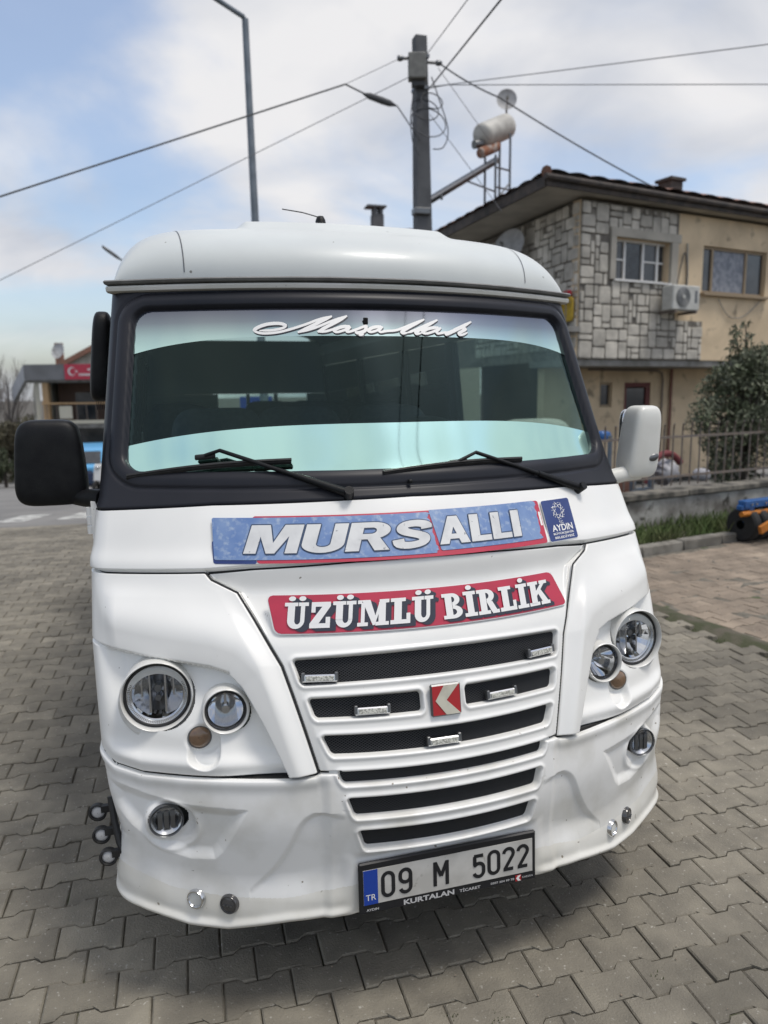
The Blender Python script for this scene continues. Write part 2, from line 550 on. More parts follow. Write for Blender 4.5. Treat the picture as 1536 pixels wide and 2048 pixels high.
def wave(u):
    """trapezoid step along the long edge of a paver, period 1: +1 at the ends, -1 at the waist"""
    u = np.abs(((u + .5) % 1.0) - .5)          # 0 at end, .5 at mid
    return np.interp(u, [0, .20, .30, .5], [1, 1, -1, -1])
PL, PH, PA = .2005, .1245, .0095
def paver_outline(gap, fine):
    us = [.0, .20, .30, .5, .70, .80, 1.0] if fine else [.0, .20, .30, .70, .80, 1.0]
    top = [((u - .5) * (PL - gap) if u in (0., 1.) else (u - .5) * PL, PH / 2 - gap / 2 + PA * float(wave(np.array(u)))) for u in us]
    bot = [(x, -y) for x, y in reversed(top)]
    return top + bot
def paver_mesh(fine, gap=.0042):
    P = paver_outline(gap, fine); n = len(P)
    V = []; F = []
    for z, s in ((-.05, 1), (-.004, 1), (0, .962)):
        for x, y in P:
            k = .0042 / abs(x) if x else 0
            if s == 1: V.append((x, y, z))
            else: V.append((x - math.copysign(.0045, x) * (abs(x) > .03), y - math.copysign(.0045, y), z))
    for r in range(2):
        for i in range(n):
            j = (i + 1) % n
            F.append((r * n + j, r * n + i, (r + 1) * n + i, (r + 1) * n + j))
    F.append(tuple(range(3 * n - 1, 2 * n - 1, -1)))
    return np.array(V), F
def lay(parent, mat, origin, ang, rows, cols, keep, nearest, nmax, name):
    """pavers in running bond; the nmax nearest become objects, the rest one stuff mesh"""
    c, s = math.cos(ang), math.sin(ang)
    spots = []
    for r in range(rows):
        for q in range(cols):
            u = (q + .5 * (r % 2)) * PL; v = r * PH
            x = origin[0] + u * c - v * s; y = origin[1] + u * s + v * c
            if keep(x, y): spots.append((x, y))
    spots.sort(key=nearest)
    Vf, Ff = paver_mesh(True)
    me = bpy.data.meshes.new(name)
    me.from_pydata([tuple(v) for v in Vf], [], Ff)
    finish(me, mat, 40)
    for x, y in spots[:nmax]:
        o = bpy.data.objects.new(name, me)
        o.location = (x, y, float(zg(y)) + random.uniform(-.0045, .003))
        o.rotation_euler = (random.gauss(0, .016), random.gauss(0, .011), ang + random.gauss(0, .010))
        col.objects.link(o); o.parent = parent
    Vc, Fc = paver_mesh(False)
    VV = []; FF = []; T = []
    for x, y in spots[nmax:]:
        n = len(VV)
        a = ang + random.gauss(0, .010); ca, sa = math.cos(a), math.sin(a)
        tx, ty = random.gauss(0, .011), random.gauss(0, .008)
        z0 = float(zg(y)) + random.uniform(-.003, .003)
        sl = float(zg(y + .1) - zg(y)) * 10
        for vx, vy, vz in Vc:
            px, py = vx * ca - vy * sa, vx * sa + vy * ca
            VV.append((x + px, y + py, z0 + vz + vx * ty + vy * tx + sl * py))
        FF += [tuple(i + n for i in f) for f in Fc]
        T += [random.uniform(-1, 1) * .5] * len(Fc)
    o = mk(name + '_field', VV, FF, mat, parent, None)
    a = o.data.attributes.new('tone', 'FLOAT', 'FACE')
    a.data.foreach_set('value', T)
    tag(o, kind='stuff')

def keep_main(x, y):
    if not (-6.5 < x < 2.95 - .05 * (y - 3.7) and 1.15 < y < YP): return False
    if y > 2.9 and -.55 < x < .6 and y < 9: return False     # deep under the bus
    d = y + .0
    # keep to what the lens can take in, with a margin
    dx, dy = x + .7, y
    f = dx * .281 + dy * .96; r = dx * .96 - dy * .281
    return f > .9 and abs(r) < .68 * f + .5
def near_main(p):
    return math.hypot(p[0] + .7, p[1])
lay(pave, 'paver_grey', (-6.972, 1.118), RAD(-1.6), 100, 56, keep_main, near_main, 300, 'paver')

# grit and crumbs lying on the paving
g = G()
for i in range(220):
    x = random.uniform(-2.4, 2.4); y = random.uniform(1.3, 4.6)
    r = random.uniform(.0015, .0045)
    g.sq((x, y, .002), (r, r * random.uniform(.5, 1), r * .6), 1, 1, 6, 4)
tag(g.build('paving_grit', 'paver_tan', None, None), 'pale grit and crumbs scattered over the grey paving', 'gravel', kind='stuff')
# ---- gutter channel along the right of the paving and the tan yard beyond it
gx = lambda y: 2.93 - .155 * (y - 4.0)
V = []; nr = 60
for i in range(nr):
    y = .5 + i * .17
    x = gx(y)
    for dx, dz in ((-.10, -.002), (-.05, -.030), (.05, -.034), (.11, .012), (.20, .014)):
        V.append((x + dx + .006 * math.sin(i * 2.3), y, float(zg(y)) + dz + .004 * math.sin(i * 1.7 + dx * 40)))
gut = tag(mk('gutter', V, [(i * 5 + k, i * 5 + k + 1, i * 5 + 6 + k, i * 5 + 5 + k) for i in range(nr - 1) for k in range(4)], 'moss', None, 60), kind='structure')

HA = np.array([.98, .202]); HA /= np.linalg.norm(HA)     # direction of kerb, wall and house front
HN = np.array([-HA[1], HA[0]])                           # away from the street
ang_a = math.atan2(HA[1], HA[0])
kerb0 = np.array([4.05, 6.52])
def kd(x, y): return (np.array([x, y]) - kerb0) @ HN
V = []; F = []
Vy = [(2.6, 1.0), (14, 1.0), (14, 9.0), (2.6, 6.6)]
yard = tag(mk('yard', [(gx(.8) + .2, .8, -.004), (14, .8, -.004), (14, kerb0[1] + 2.05, -.004), (gx(6.2) + .18, 6.2, -.004)], [(0, 1, 2, 3)], 'joint_sand', None, None), kind='structure')
def keep_yard(x, y):
    if not (x > gx(y) + .22 and kd(x, y) < -.10 and y > 1.6 and x < 9.0): return False
    dx, dy = x + .7, y
    f = dx * .281 + dy * .96; r = dx * .96 - dy * .281
    return f > 1 and abs(r) < .60 * f + .5
lay(yard, 'paver_tan', (2.0, .6), RAD(9.0), 75, 48, keep_yard, near_main, 160, 'tan_paver')
# litter of pale chips on the yard
g = G()
for i in range(70):
    x = random.uniform(2.7, 6.5); y = random.uniform(3.2, 6.2)
    if kd(x, y) > -.2: continue
    r = random.uniform(.006, .016)
    g.sq((x, y, .004), (r, r * random.uniform(.5, 1), r * .5), 1, 1, 6, 4)
tag(g.build('stone_chips', 'kerb', None, None), 'pale stone chips scattered over the tan paving', 'gravel', kind='stuff')

# kerbstones in front of the grass strip
kerb = tag(mk('kerb_base', [(*(kerb0 + HA * s + HN * t), -.02) for s, t in ((-2.2, -.05), (9, -.05), (9, .16), (-2.2, .16))], [(0, 1, 2, 3)], 'soil', None, None), kind='structure')
for i in range(18):
    g = G()
    c = kerb0 + HA * (-1.9 + i * .62 + .31) + HN * .05
    g.box((c[0], c[1], .03 + random.uniform(-.008, .008)), (.605, .13, .13), (*HA, 0), (*HN, 0), (0, 0, 1), .012)
    g.build('kerbstone', 'kerb', kerb, 40)
verge = tag(mk('verge', [(*(kerb0 + HA * s + HN * t), z) for s, t, z in ((-2.4, .11, .03), (9, .11, .03), (9, 1.3, .0), (-2.4, 1.3, .0))], [(0, 1, 2, 3)], 'soil', None, None), kind='structure')

def blades(name, mat, pts, hmin, hmax, wd, parent=None, lean=.5):
    n = len(pts)
    VV = np.zeros((n * 4, 3)); Q = np.arange(n * 4).reshape(n, 4)
    P = np.array(pts); a = rng.uniform(0, 6.283, n); h = rng.uniform(hmin, hmax, n); ln = rng.uniform(-lean, lean, n) * h
    b = rng.uniform(0, 6.283, n)
    dx, dy = np.cos(a) * wd, np.sin(a) * wd
    VV[0::4] = P + np.stack([-dx, -dy, 0 * h], 1); VV[1::4] = P + np.stack([dx, dy, 0 * h], 1)
    tx, ty = np.cos(b) * ln, np.sin(b) * ln
    VV[2::4] = P + np.stack([dx * .3 + tx, dy * .3 + ty, h], 1); VV[3::4] = P + np.stack([-dx * .3 + tx, -dy * .3 + ty, h], 1)
    o = mkquads(name, VV, Q, mat, parent, None)
    at = o.data.attributes.new('tone', 'FLOAT', 'FACE'); at.data.foreach_set('value', rng.uniform(-.8, .6, n).astype(np.float32))
    return o
pts = []
for i in range(24000):
    s = random.uniform(-2.2, 7.5); t = random.uniform(.12, 1.12)
    if math.sin(s * 5.1) + math.sin(s * 2.3 + t * 6) + random.uniform(-1.2, 2.2) < 0: continue
    p = kerb0 + HA * s + HN * t
    pts.append((p[0], p[1], .02))
tag(blades('verge_grass', 'grass', pts, .03, .22, .008, lean=.9), 'long green grass growing along the low garden wall', 'grass', kind='stuff')
# weeds in the joints and along the gutter
pts = []
for i in range(1400):
    y = random.uniform(2.2, 6.6)
    pts.append((gx(y) + random.gauss(.02, .05), y, -.03))
spots = [(.10, 1.64), (.115, 1.655), (-.30, 1.78), (1.42, 2.95), (1.30, 2.86), (.98, 2.45), (.62, 1.66), (2.0, 3.4), (.06, 1.62), (-.02, 1.70)]
for sx, sy in spots:
    for i in range(16):
        pts.append((sx + random.gauss(0, .014), sy + random.gauss(0, .014), -.012))
tag(blades('joint_weeds', 'weed', pts, .006, .018, .003), 'small weeds and moss in the gutter and paving joints', 'weeds', kind='stuff')
# ================================================================== the minibus
bus = root('minibus', (0, 4.6, 0), 'white minibus parked facing the camera with blue and red lettered front', 'minibus')

BZ = np.array([.2, .32, .45, .57, .70, .87, 1.0, 1.2, 1.37, 1.48, 2.08, 2.3])
BA = np.array([1.79, 1.785, 1.77, 1.755, 1.775, 1.82, 1.865, 1.965, 2.07, 2.15, 2.46, 2.57])
_zz = np.linspace(0, 2.5, 1001)
_aa = np.interp(_zz, BZ, BA)
_k = np.exp(-.5 * (np.arange(-60, 61) * .0025 / .035) ** 2); _k /= _k.sum()
_pad = np.concatenate([np.full(60, _aa[0]), _aa, _aa[-1] + np.arange(1, 61) * (_aa[-1] - _aa[-2])])
_aa = np.convolve(_pad, _k, 'valid')
_da = np.gradient(_aa, _zz)
A_ = lambda z: np.interp(z, _zz, _aa)
DA_ = lambda z: np.interp(z, _zz, _da)
BB = .36
W_ = lambda z: np.interp(z, [.2, .25, .31, .44, .50, .55, .62, .73, 1.02, 1.21, 1.38, 1.41, 2.05, 2.2],
                         [.85, .862, .880, .892, .884, .897, .912, .926, .940, .937, .920, .910, .848, .835])

def plan(t, z):
    """plan curve of the front: shallow parabola, rounded corner, then straight back along the flank"""
    w_ = W_(z); x1 = w_ - .045
    th = np.arctan(2 * BB * x1); r = .045 / (1 - np.sin(th))
    ax = np.abs(t); s = np.sign(t)
    ph = np.clip(th + (ax - x1) / r, None, math.pi / 2)
    arc = ax > x1
    x = np.where(arc, x1 + r * (np.sin(ph) - np.sin(th)), ax)
    y = np.where(arc, BB * x1 * x1 + r * (np.cos(th) - np.cos(ph)), BB * ax * ax)
    y = y + np.where(arc, np.clip(ax - x1 - r * (math.pi / 2 - th), 0, None), 0)
    return s * x, y + A_(z)

# feature lines, metres in (|x|, z), read off both halves of the front
SEAM1 = [(0, 1.250), (.21, 1.246), (.49, 1.233), (.615, 1.222), (.84, 1.213), (.93, 1.210), (1.4, 1.210)]
HOODG = [(.615, 1.222), (.60, 1.203), (.532, 1.171), (.494, 1.103), (.456, 1.03), (.432, .985), (.410, .91), (.385, .82), (.357, .714)]
CREASE = [(1.4, 1.022), (.94, 1.022), (.875, 1.010), (.769, .995), (.686, .987), (.616, .979), (.570, .966), (.537, .932), (.511, .884), (.484, .829), (.459, .77), (.432, .705)]
SEAM2 = [(.300, .715), (.354, .714), (.365, .707), (.433, .700), (.558, .697), (.684, .694), (.811, .693), (.885, .707), (.921, .730), (.94, .740), (1.4, .745)]
HP = CREASE + [(.433, .700), (.558, .697), (.684, .694), (.811, .693), (.885, .707), (.921, .730), (.94, .740), (1.4, .745)]
SCOOP = [(.915, .665), (.798, .634), (.689, .617), (.545, .613), (.612, .486), (.635, .460), (.700, .455), (.775, .474), (.850, .540), (.90, .60)]
CHEV = smooth_pts([(.300, .606), (.345, .613), (.385, .606), (.420, .575), (.452, .505), (.490, .440), (.545, .378)], 5)
xg = lambda z: np.interp(z, [p[1] for p in HOODG[::-1]], [p[0] for p in HOODG[::-1]])
zs1 = lambda ax: np.interp(ax, [p[0] for p in SEAM1], [p[1] for p in SEAM1])
zs2 = lambda ax: np.interp(ax, [p[0] for p in SEAM2], [p[1] for p in SEAM2])
SLOTS = [(.999, .938, .401, .384), (.900, .852, .370, .356), (.807, .759, .342, .321), (.714, .684, .307, .296), (.644, .594, .286, .270), (.554, .497, .260, .243)]
bow = lambda z: np.interp(z, [.45, .70, .78, 1.0], [0, -.002, -.004, .010])

def slot_sd(i, x, z):
    zt, zb_, xt, xb = SLOTS[i]
    zq = z - bow(z) * (1 - np.clip(np.abs(x) / .4, 0, 1) ** 2)
    ax = np.abs(x)
    xe = np.interp(zq, [zb_, zt], [xb, xt]); h = (zt - zb_) / 2; r = .010
    if i == 1:
        xc = (xe + .066) / 2; px = np.abs(ax - xc) - ((xe - .066) / 2 - r)
    else:
        px = ax - (xe - r)
    pz = np.abs(zq - (zt + zb_) / 2) - (h - r)
    return np.hypot(np.maximum(px, 0), np.maximum(pz, 0)) + np.minimum(np.maximum(px, pz), 0) - r

def groove(P, x, z, d=.011, w0=.0020, w1=.0056):
    return d * (1 - sstep(w0, w1, polydist(P, x, z)))

def Dfront(x, z):
    """inward depth of the white front mouldings"""
    ax = np.abs(x)
    D = np.zeros(np.shape(x))
    fd = 1 - sstep(.855, .928, ax)          # mouldings run out before the corner
    hood = (z < zs1(ax)) & (ax < xg(z))
    inH = inpoly(HP, ax, z)
    s1 = zs1(ax); s2 = zs2(ax)
    # cowl: slight roll below the black band and a proud lower lip
    D += np.where(z > s1, -.006 * np.exp(-((z - s1 - .02) / .03) ** 2), 0)
    # hood: upright band under the cowl, then the nose swells out
    hb = np.where(z > 1.165, sstep(1.250, 1.168, z), sstep(1.03, 1.165, z)) * .030
    D += np.where(hood, hb * sstep(0, .012, xg(z) - ax), 0)
    D += np.where(hood, -.008 * sstep(0, .03, xg(z) - ax) * (1 - sstep(.7, 1.1, z)), 0)
    # wing bulge above the lamps
    dc = polydist(CREASE, ax, z)
    wing = (z < s1) & (ax >= xg(z)) & ~inH & (z > s2)
    D += fd * np.where(wing, -.028 * np.exp(-((dc - .075) / .075) ** 2) * sstep(0, .07, s1 - z) * sstep(0, .06, ax - xg(z)) - .004 * sstep(.05, .0, dc), 0)
    # lamp panel: tucked under the wing at the top, coming out to a shelf at the foot
    d2 = np.abs(z - s2)
    lp = .034 * sstep(0, .007, dc) * (1 - sstep(.02, .20, dc)) - .012 * np.exp(-((d2 - .034) / .022) ** 2)
    D += fd * np.where(inH, lp, 0)
    # bumper
    bm = z < s2
    D += np.where(bm, -.007 * np.exp(-((s2 - z - .012) / .018) ** 2) * sstep(.30, .36, ax), 0)
    dsc = polydist(SCOOP + SCOOP[:1], ax, z); isc = inpoly(SCOOP, ax, z)
    D += fd * .017 * np.where(isc, sstep(-.004, .030, dsc), 0)
    # dish round the fog lamp and the teardrop round the indicator
    rf = np.hypot((ax - .748), (z - .548))
    D += -.006 * np.exp(-((rf - .070) / .009) ** 2)
    rt = np.hypot((ax - .650) / .040, (z - np.where(z < .79, np.maximum(z, .752), .79)) / .036)
    D += np.where(inH, .026 * (1 - sstep(.75, 1.08, rt)), 0)
    # hollow beside the grille
    xc = np.interp(z, [p[1] for p in CHEV[::-1]], [p[0] for p in CHEV[::-1]])
    dch = polydist(CHEV, ax, z)
    ch = bm & (ax < xc) & (z < .614) & (z > .33)
    D += np.where(ch, .011 * sstep(.34, .42, z) * sstep(0, .020, dch) * sstep(.0, .09, ax - np.interp(z, [.38, .62], [.22, .27])), 0)
    # spoiler lip
    zl = np.interp(ax, [0, .27, .45, .6, .75, .87], [.455, .445, .398, .395, .41, .46])
    D += np.where(bm, -(.010 + .012 * sstep(.25, .45, ax)) * sstep(-.02, .10, zl - z) - .010 * np.exp(-((z - zb(ax) - .010) / .012) ** 2), 0)
    # grille openings
    for i in range(6):
        D += .030 * sstep(.0055, -.0045, slot_sd(i, x, z))
    fr = np.minimum.reduce([slot_sd(i, x, z) for i in range(6)])
    D += np.where((fr > 0) & ((ax < xg(z)) | bm), -.004 * np.exp(-((fr - .008) / .006) ** 2), 0)
    # flat sockets for the round lamps, all facing straight ahead
    base = A_(z) + BB * x * x
    for cx, cz, r0, r1, yp in ((.657, .793, .031, .045, 1.976), (.756, .558, .048, .070, 1.980)):
        m = 1 - sstep(r0, r1, np.hypot(ax - cx, z - cz))
        D = D * (1 - m) + m * (yp - base)
    # flat seat for the number plate
    m = sstep(.31, .262, ax) * sstep(.492, .462, z)
    D = D * (1 - m) + m * (1.790 - A_(z) - BB * x * x)
    # panel gaps
    D += groove(SEAM1, ax, z, .020) + np.where(z < 1.23, groove(HOODG, ax, z, .018), 0) + groove(SEAM2, ax, z, .014) + groove(CREASE[:7], ax, z, .008)
    return D
zb = lambda ax: np.interp(ax, [0, .26, .44, .545, .60, .70, .81, .86, .90, 1.4], [.304, .305, .289, .268, .257, .259, .285, .302, .312, .32])
zbw = lambda ax: np.interp(ax, [0, .19, .58, .916, 1.4], [1.408, 1.405, 1.396, 1.374, 1.372])

def nrm(P):
    du = np.gradient(P, axis=1); dv = np.gradient(P, axis=0)
    n = np.cross(du, dv); n /= np.linalg.norm(n, axis=-1, keepdims=True) + 1e-12
    n[n[..., 1] > 0.9999] *= 1
    return n
def make_sheet(ts, vs, zlo, zhi, Dfn):
    T, Vv = np.meshgrid(ts, vs)
    ax0 = np.abs(plan(T, np.full(T.shape, 1.0))[0])
    if isinstance(zlo, list):                 # rows follow the listed lines
        br = [(p, f(ax0)) for p, f in zlo]
        Z = np.zeros(T.shape)
        for (p0, c0), (p1, c1) in zip(br[:-1], br[1:]):
            m = (Vv >= p0) & (Vv <= p1)
            Z = np.where(m, c0 + (Vv - p0) / (p1 - p0) * (c1 - c0), Z)
    else:
        Z = zlo(ax0) + Vv * (zhi(ax0) - zlo(ax0))
    X, Y = plan(T, Z)
    P = np.stack([X, Y, Z], -1)
    n = nrm(P)
    flip = np.sign(np.sum(n * np.array([0, -1.0, 0]), -1, keepdims=True)); 
    # outward = towards -Y at the middle; keep one consistent sign
    if flip[len(vs) // 2, len(ts) // 2, 0] < 0: n = -n
    D = Dfn(X, Z)
    return P - n * D[..., None], X, Z, n

ts = np.concatenate([np.linspace(-1.30, -1.0, 40)[:-1], np.linspace(-1.0, 1.0, 880), np.linspace(1.0, 1.30, 40)[1:]])
vs = np.concatenate([np.linspace(0, .4, 201), np.linspace(.4, .84, 251)[1:], np.linspace(.84, 1, 81)[1:]])
P, XX, ZZ, NN = make_sheet(ts, vs, [(0, zb), (.4, zs2), (.84, zs1), (1, zbw)], None, Dfront)
# roll the bottom edge of the lip under
e1 = P[0] - NN[0] * .004 + np.array([0, 0, -.004]); e2 = P[0] - NN[0] * .016 + np.array([0, 0, -.005]); e3 = P[0] - NN[0] * .03 + np.array([0, 0, .03])
P = np.concatenate([e3[None], e2[None], e1[None], P], 0)
XX = np.concatenate([np.repeat(XX[:1], 3, 0), XX], 0); ZZ = np.concatenate([np.repeat(ZZ[:1] - .001, 3, 0), ZZ], 0)
Q = gridq(*P.shape[:2])
PV = P.reshape(-1, 3)
fx = XX.ravel()[Q].mean(1); fz = ZZ.ravel()[Q].mean(1); fax = np.abs(fx)
above = fz > zs1(fax)
inH = inpoly(HP, fax, fz)
isb = fz < zs2(fax)
hood = ~above & ~isb & (fax < xg(fz))
wing = ~above & ~isb & ~hood & ~inH
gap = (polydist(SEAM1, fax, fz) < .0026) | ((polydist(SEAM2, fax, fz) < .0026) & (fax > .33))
lip = isb & (fz < np.interp(fax, [0, .27, .45, .6, .75, .87], [.40, .39, .352, .350, .365, .415]))
cut = (np.hypot(fax - .764, fz - .900) < .0925) | (np.hypot(fax - .586, fz - .870) < .057) | (np.hypot(fax - .758, fz - .564) < .0435)
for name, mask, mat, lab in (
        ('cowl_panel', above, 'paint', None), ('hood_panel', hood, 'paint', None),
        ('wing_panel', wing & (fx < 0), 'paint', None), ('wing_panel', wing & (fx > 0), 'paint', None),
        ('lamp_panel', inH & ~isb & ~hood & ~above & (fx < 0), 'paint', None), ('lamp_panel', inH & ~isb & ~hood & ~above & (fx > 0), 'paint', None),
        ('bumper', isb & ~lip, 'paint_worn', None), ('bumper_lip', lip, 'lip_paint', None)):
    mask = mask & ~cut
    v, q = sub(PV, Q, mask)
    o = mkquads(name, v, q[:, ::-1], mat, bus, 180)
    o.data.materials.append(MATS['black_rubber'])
    o.data.polygons.foreach_set('material_index', gap[mask].astype(np.int32))  # faces along the seams coloured black, standing in for shade in the gaps

def surf(x, z, off=0., D=None):
    """point on the front skin (metres), off = distance proud of it"""
    x = np.asarray(x, float); z = np.asarray(z, float)
    n = np.stack([2 * BB * x, -np.ones_like(x), DA_(z)], -1)
    n /= np.linalg.norm(n, axis=-1, keepdims=True)
    d = 0 if D is None else D(x, z)
    return np.stack([x, A_(z) + BB * x * x, z], -1) + n * (np.asarray(off - d))[..., None]
for sg in (-1, 1):                            # black ribbon painting in the shade of the hood gap
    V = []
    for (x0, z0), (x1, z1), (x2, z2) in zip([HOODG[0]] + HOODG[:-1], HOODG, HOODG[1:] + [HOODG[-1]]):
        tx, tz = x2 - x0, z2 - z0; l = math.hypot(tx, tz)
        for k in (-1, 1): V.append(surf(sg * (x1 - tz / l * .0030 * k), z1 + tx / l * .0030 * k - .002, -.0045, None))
    mk('gap_shade', V, [(2 * i, 2 * i + 1, 2 * i + 3, 2 * i + 2) for i in range(len(HOODG) - 1)], 'black_rubber', bus, None)
def strip(name, mat, parent, xlo, xhi, zlo, zhi, off, nx=60, nz=6, D=None, fn=None):
    u = np.linspace(0, 1, nx); v = np.linspace(0, 1, nz)
    U, Vv = np.meshgrid(u, v)
    if fn: X, Z = fn(U, Vv)
    else:
        X = xlo + U * (xhi - xlo); Z = zlo(X) + Vv * (zhi(X) - zlo(X))
    p = surf(X, Z, off, D)
    return mkquads(name, p.reshape(-1, 3), gridq(nz, nx), mat, parent, 180)

# ---- grille wire in each slot
for i, (zt, zb_, xt, xb) in enumerate(SLOTS):
    halves = [(-1, 1)] if i != 1 else [(-1, 0), (0, 1)]
    for a, b in halves:
        def fn(U, Vv, i=i, a=a, b=b):
            zz = zb_ - .012 + Vv * (zt - zb_ + .024)
            xe = np.interp(zz, [zb_, zt], [xb, xt]) + .012
            if i == 1:
                lo = np.where(a < 0, -xe, .054); hi = np.where(a < 0, -.054, xe)
            else: lo, hi = -xe, xe
            X = lo + U * (hi - lo)
            return X, zz + bow(zz) * (1 - np.clip(np.abs(X) / .4, 0, 1) ** 2)
        strip('grille_mesh', 'grille_wire', bus, 0, 0, None, None, -.013, 50, 4, fn=fn)
# ---- five small LED bars clipped into the grille
for x, z in ((-.335, .954), (.330, .954), (-.203, .866), (.178, .866), (-.011, .770)):
    p = surf(x, z, .000); t = Vector((1, 2 * BB * x, 0)).normalized(); n_ = Vector((2 * BB * x, -1, .25)).normalized(); upv = t.cross(-n_).normalized()
    if upv.z < 0: upv = -upv
    g = G().box(p, (.098, .016, .020), t, n_, upv, .003)
    bar = g.build('led_bar', 'chrome_dull', bus)
    g = G().box(Vector(p) + n_ * .008, (.076, .005, .013), t, n_, upv, .001)
    g.build('led_lens', 'led', bar)
    for s in (-1, 1): G().box(Vector(p) + t * s * .045 + upv * .004, (.010, .017, .024), t, n_, upv, .002).build('clip', 'steel_dark', bar)
# ---- emblem
p = surf(0., .877, .012); ez = Vector((0, .18, 1)).normalized(); ey = Vector((0, -1, .18)).normalized()
g = G().box(p, (.088, .014, .088), (1, 0, 0), ey, ez, .004)
emb = g.build('emblem', 'steel_dark', bus)
G().box(Vector(p) + ey * .0072, (.080, .002, .080), (1, 0, 0), ey, ez).build('emblem_field', 'emblem_red', emb)
g = G().prism([(-.006, .040), (.036, .040), (.000, .000), (.040, -.040), (-.002, -.040), (-.032, .000)], Vector(p) + ey * .0083, (1, 0, 0), ez, ey * .0015)
g.build('emblem_arrow', 'emblem_cream', emb, None)

# ---- round lamps
def headlamp(sx, x, y, z):
    o = Vector((x, y, z)); ax = Vector((0.10 * sx, -1, .08)).normalized()
    g = G()
    g.lathe([(.099, -.13), (.099, -.01), (.0985, .010), (.0975, .015), (.0955, .017), (.0935, .015), (.0915, .004), (.091, -.03)], o, ax, 64)
    g.lathe([(.107, -.12), (.1075, -.03), (.106, -.010), (.102, .000), (.094, .002), (.08, -.004)], o + Vector((0, .004, -.022)), ax, 64)
    bz = g.build('headlight', 'bezel', bus, 60)
    G().lathe([(.0912, -.03), (.0912, -.006), (.0885, -.001), (.0845, -.001), (.0815, -.006), (.081, -.02)], o, ax, 64).build('seal_ring', 'black_rubber', bz, 60)
    g = G().lathe([(.082, -.005), (.073, -.012), (.0695, -.014)], o, ax, 64)
    ex_, ey_, ez_ = basis(ax)
    for k in range(64):
        a = math.radians(-205 + k * 230 / 63.)
        d = ex_ * math.cos(a) + ey_ * math.sin(a); tt = ax.cross(d)
        g.box(o + d * .0770 - ax * .0075, (.008, .0024, .003), d, tt, ax)
    g.build('ribbed_ring', 'chrome_dull', bz, 40)
    pr = [(.069, -.014)]
    for k in range(1, 10):
        r = .069 - k * .0062
        pr.append((r, -.014 - .052 * (1 - (r / .069) ** 2)))
    g = G().lathe(pr, o, ax, 22, capend=True)
    g.build('reflector', 'chrome', bz, 12)
    g = G()
    for s in (-1, 1):
        g.box(o + ex_ * s * .021 - ax * .036, (.005, .030, .108), ex_, ax, ey_)
        g.box(o + ex_ * s * .043 - ax * .034 + ey_ * .02, (.004, .016, .058), ex_, ax, ey_)
    g.build('reflector_fin', 'chrome_dull', bz, 30)
    g = G()
    g.cyl(o - ax * .060 + ey_ * .012, o - ax * .026 + ey_ * .012, .0115, .010, 20)
    g.cyl(o - ax * .060 - ey_ * .014, o - ax * .024 - ey_ * .014, .010, .0085, 20)
    g.build('bulb_cap', 'steel_dark', bz)
    G().lathe([(.0795, .0), (.076, .006), (.066, .012), (.050, .017), (.030, .020), (.012, .0215), (.001, .0216)], o, ax, 48).build('lens', 'lens', bz, 180)
def spotlamp(sx, x, y, z):
    o = Vector((x, y, z)); ax = Vector((0.06 * sx, -1, .10)).normalized(); ex_, ey_, ez_ = basis(ax)
    bz = G().lathe([(.0645, -.10), (.064, .002), (.0625, .008), (.060, .010), (.0575, .008), (.056, .0), (.0555, -.03)], o, ax, 56).build('spotlight', 'bezel', bus, 60)
    G().lathe([(.0558, -.03), (.0555, -.004), (.051, .001), (.047, -.02)], o, ax, 48).build('seal_ring', 'smoke_lens', bz, 60)
    pr = [(.047, -.010)] + [(.047 - k * .0042, -.010 - .040 * (1 - ((.047 - k * .0042) / .047) ** 2)) for k in range(1, 11)]
    G().lathe(pr, o, ax, 40, capend=True).build('reflector', 'chrome', bz, 30)
    g = G().cyl(o - ax * .045, o - ax * .012, .008, .011, 16); g.box(o - ax * .022 + ey_ * .024, (.007, .004, .04), ex_, ax, ey_)
    g.build('bulb_cap', 'chrome_dull', bz)
    G().lathe([(.048, -.004), (.044, .002), (.034, .007), (.018, .0105), (.001, .0115)], o, ax, 40).build('lens', 'lens', bz, 180)
def indicator(x, y, z):
    o = Vector((x, y, z)); ax = Vector((0, -1, .12)).normalized()
    b = G().lathe([(.033, -.04), (.033, -.002), (.031, .002), (.028, .002)], o, ax, 40).build('indicator', 'steel_dark', bus, 50)
    G().lathe([(.0295, -.01), (.029, .002), (.025, .006), (.015, .009), (.001, .010)], o, ax, 40).build('lens', 'amber', b, 60)
def foglamp(x, y, z):
    o = Vector((x, y, z)); ax = Vector((0, -1, .05)).normalized(); ex_, ey_, ez_ = basis(ax)
    b = G().lathe([(.0475, -.04), (.047, -.002), (.0455, .001), (.043, -.001), (.042, -.012)], o, ax, 40).build('fog_light', 'steel_dark', bus, 50)
    pr = [(.042, -.008)] + [(.042 - k * .004, -.008 - .022 * (1 - ((.042 - k * .004) / .042) ** 2)) for k in range(1, 10)]
    g = G().lathe(pr, o, ax, 32, capend=True)
    g.build('reflector', 'chrome_dull', b, 30)
    g = G()
    for k in (-1, 0, 1): g.box(o - ax * .012 + ex_ * k * .017, (.012, .006, .05), ex_, ax, ey_)
    g.build('bulb_cap', 'steel_dark', b)
    G().lathe([(.0435, -.004), (.036, .004), (.020, .009), (.001, .011)], o, ax, 40).build('lens', 'lens', b, 180)
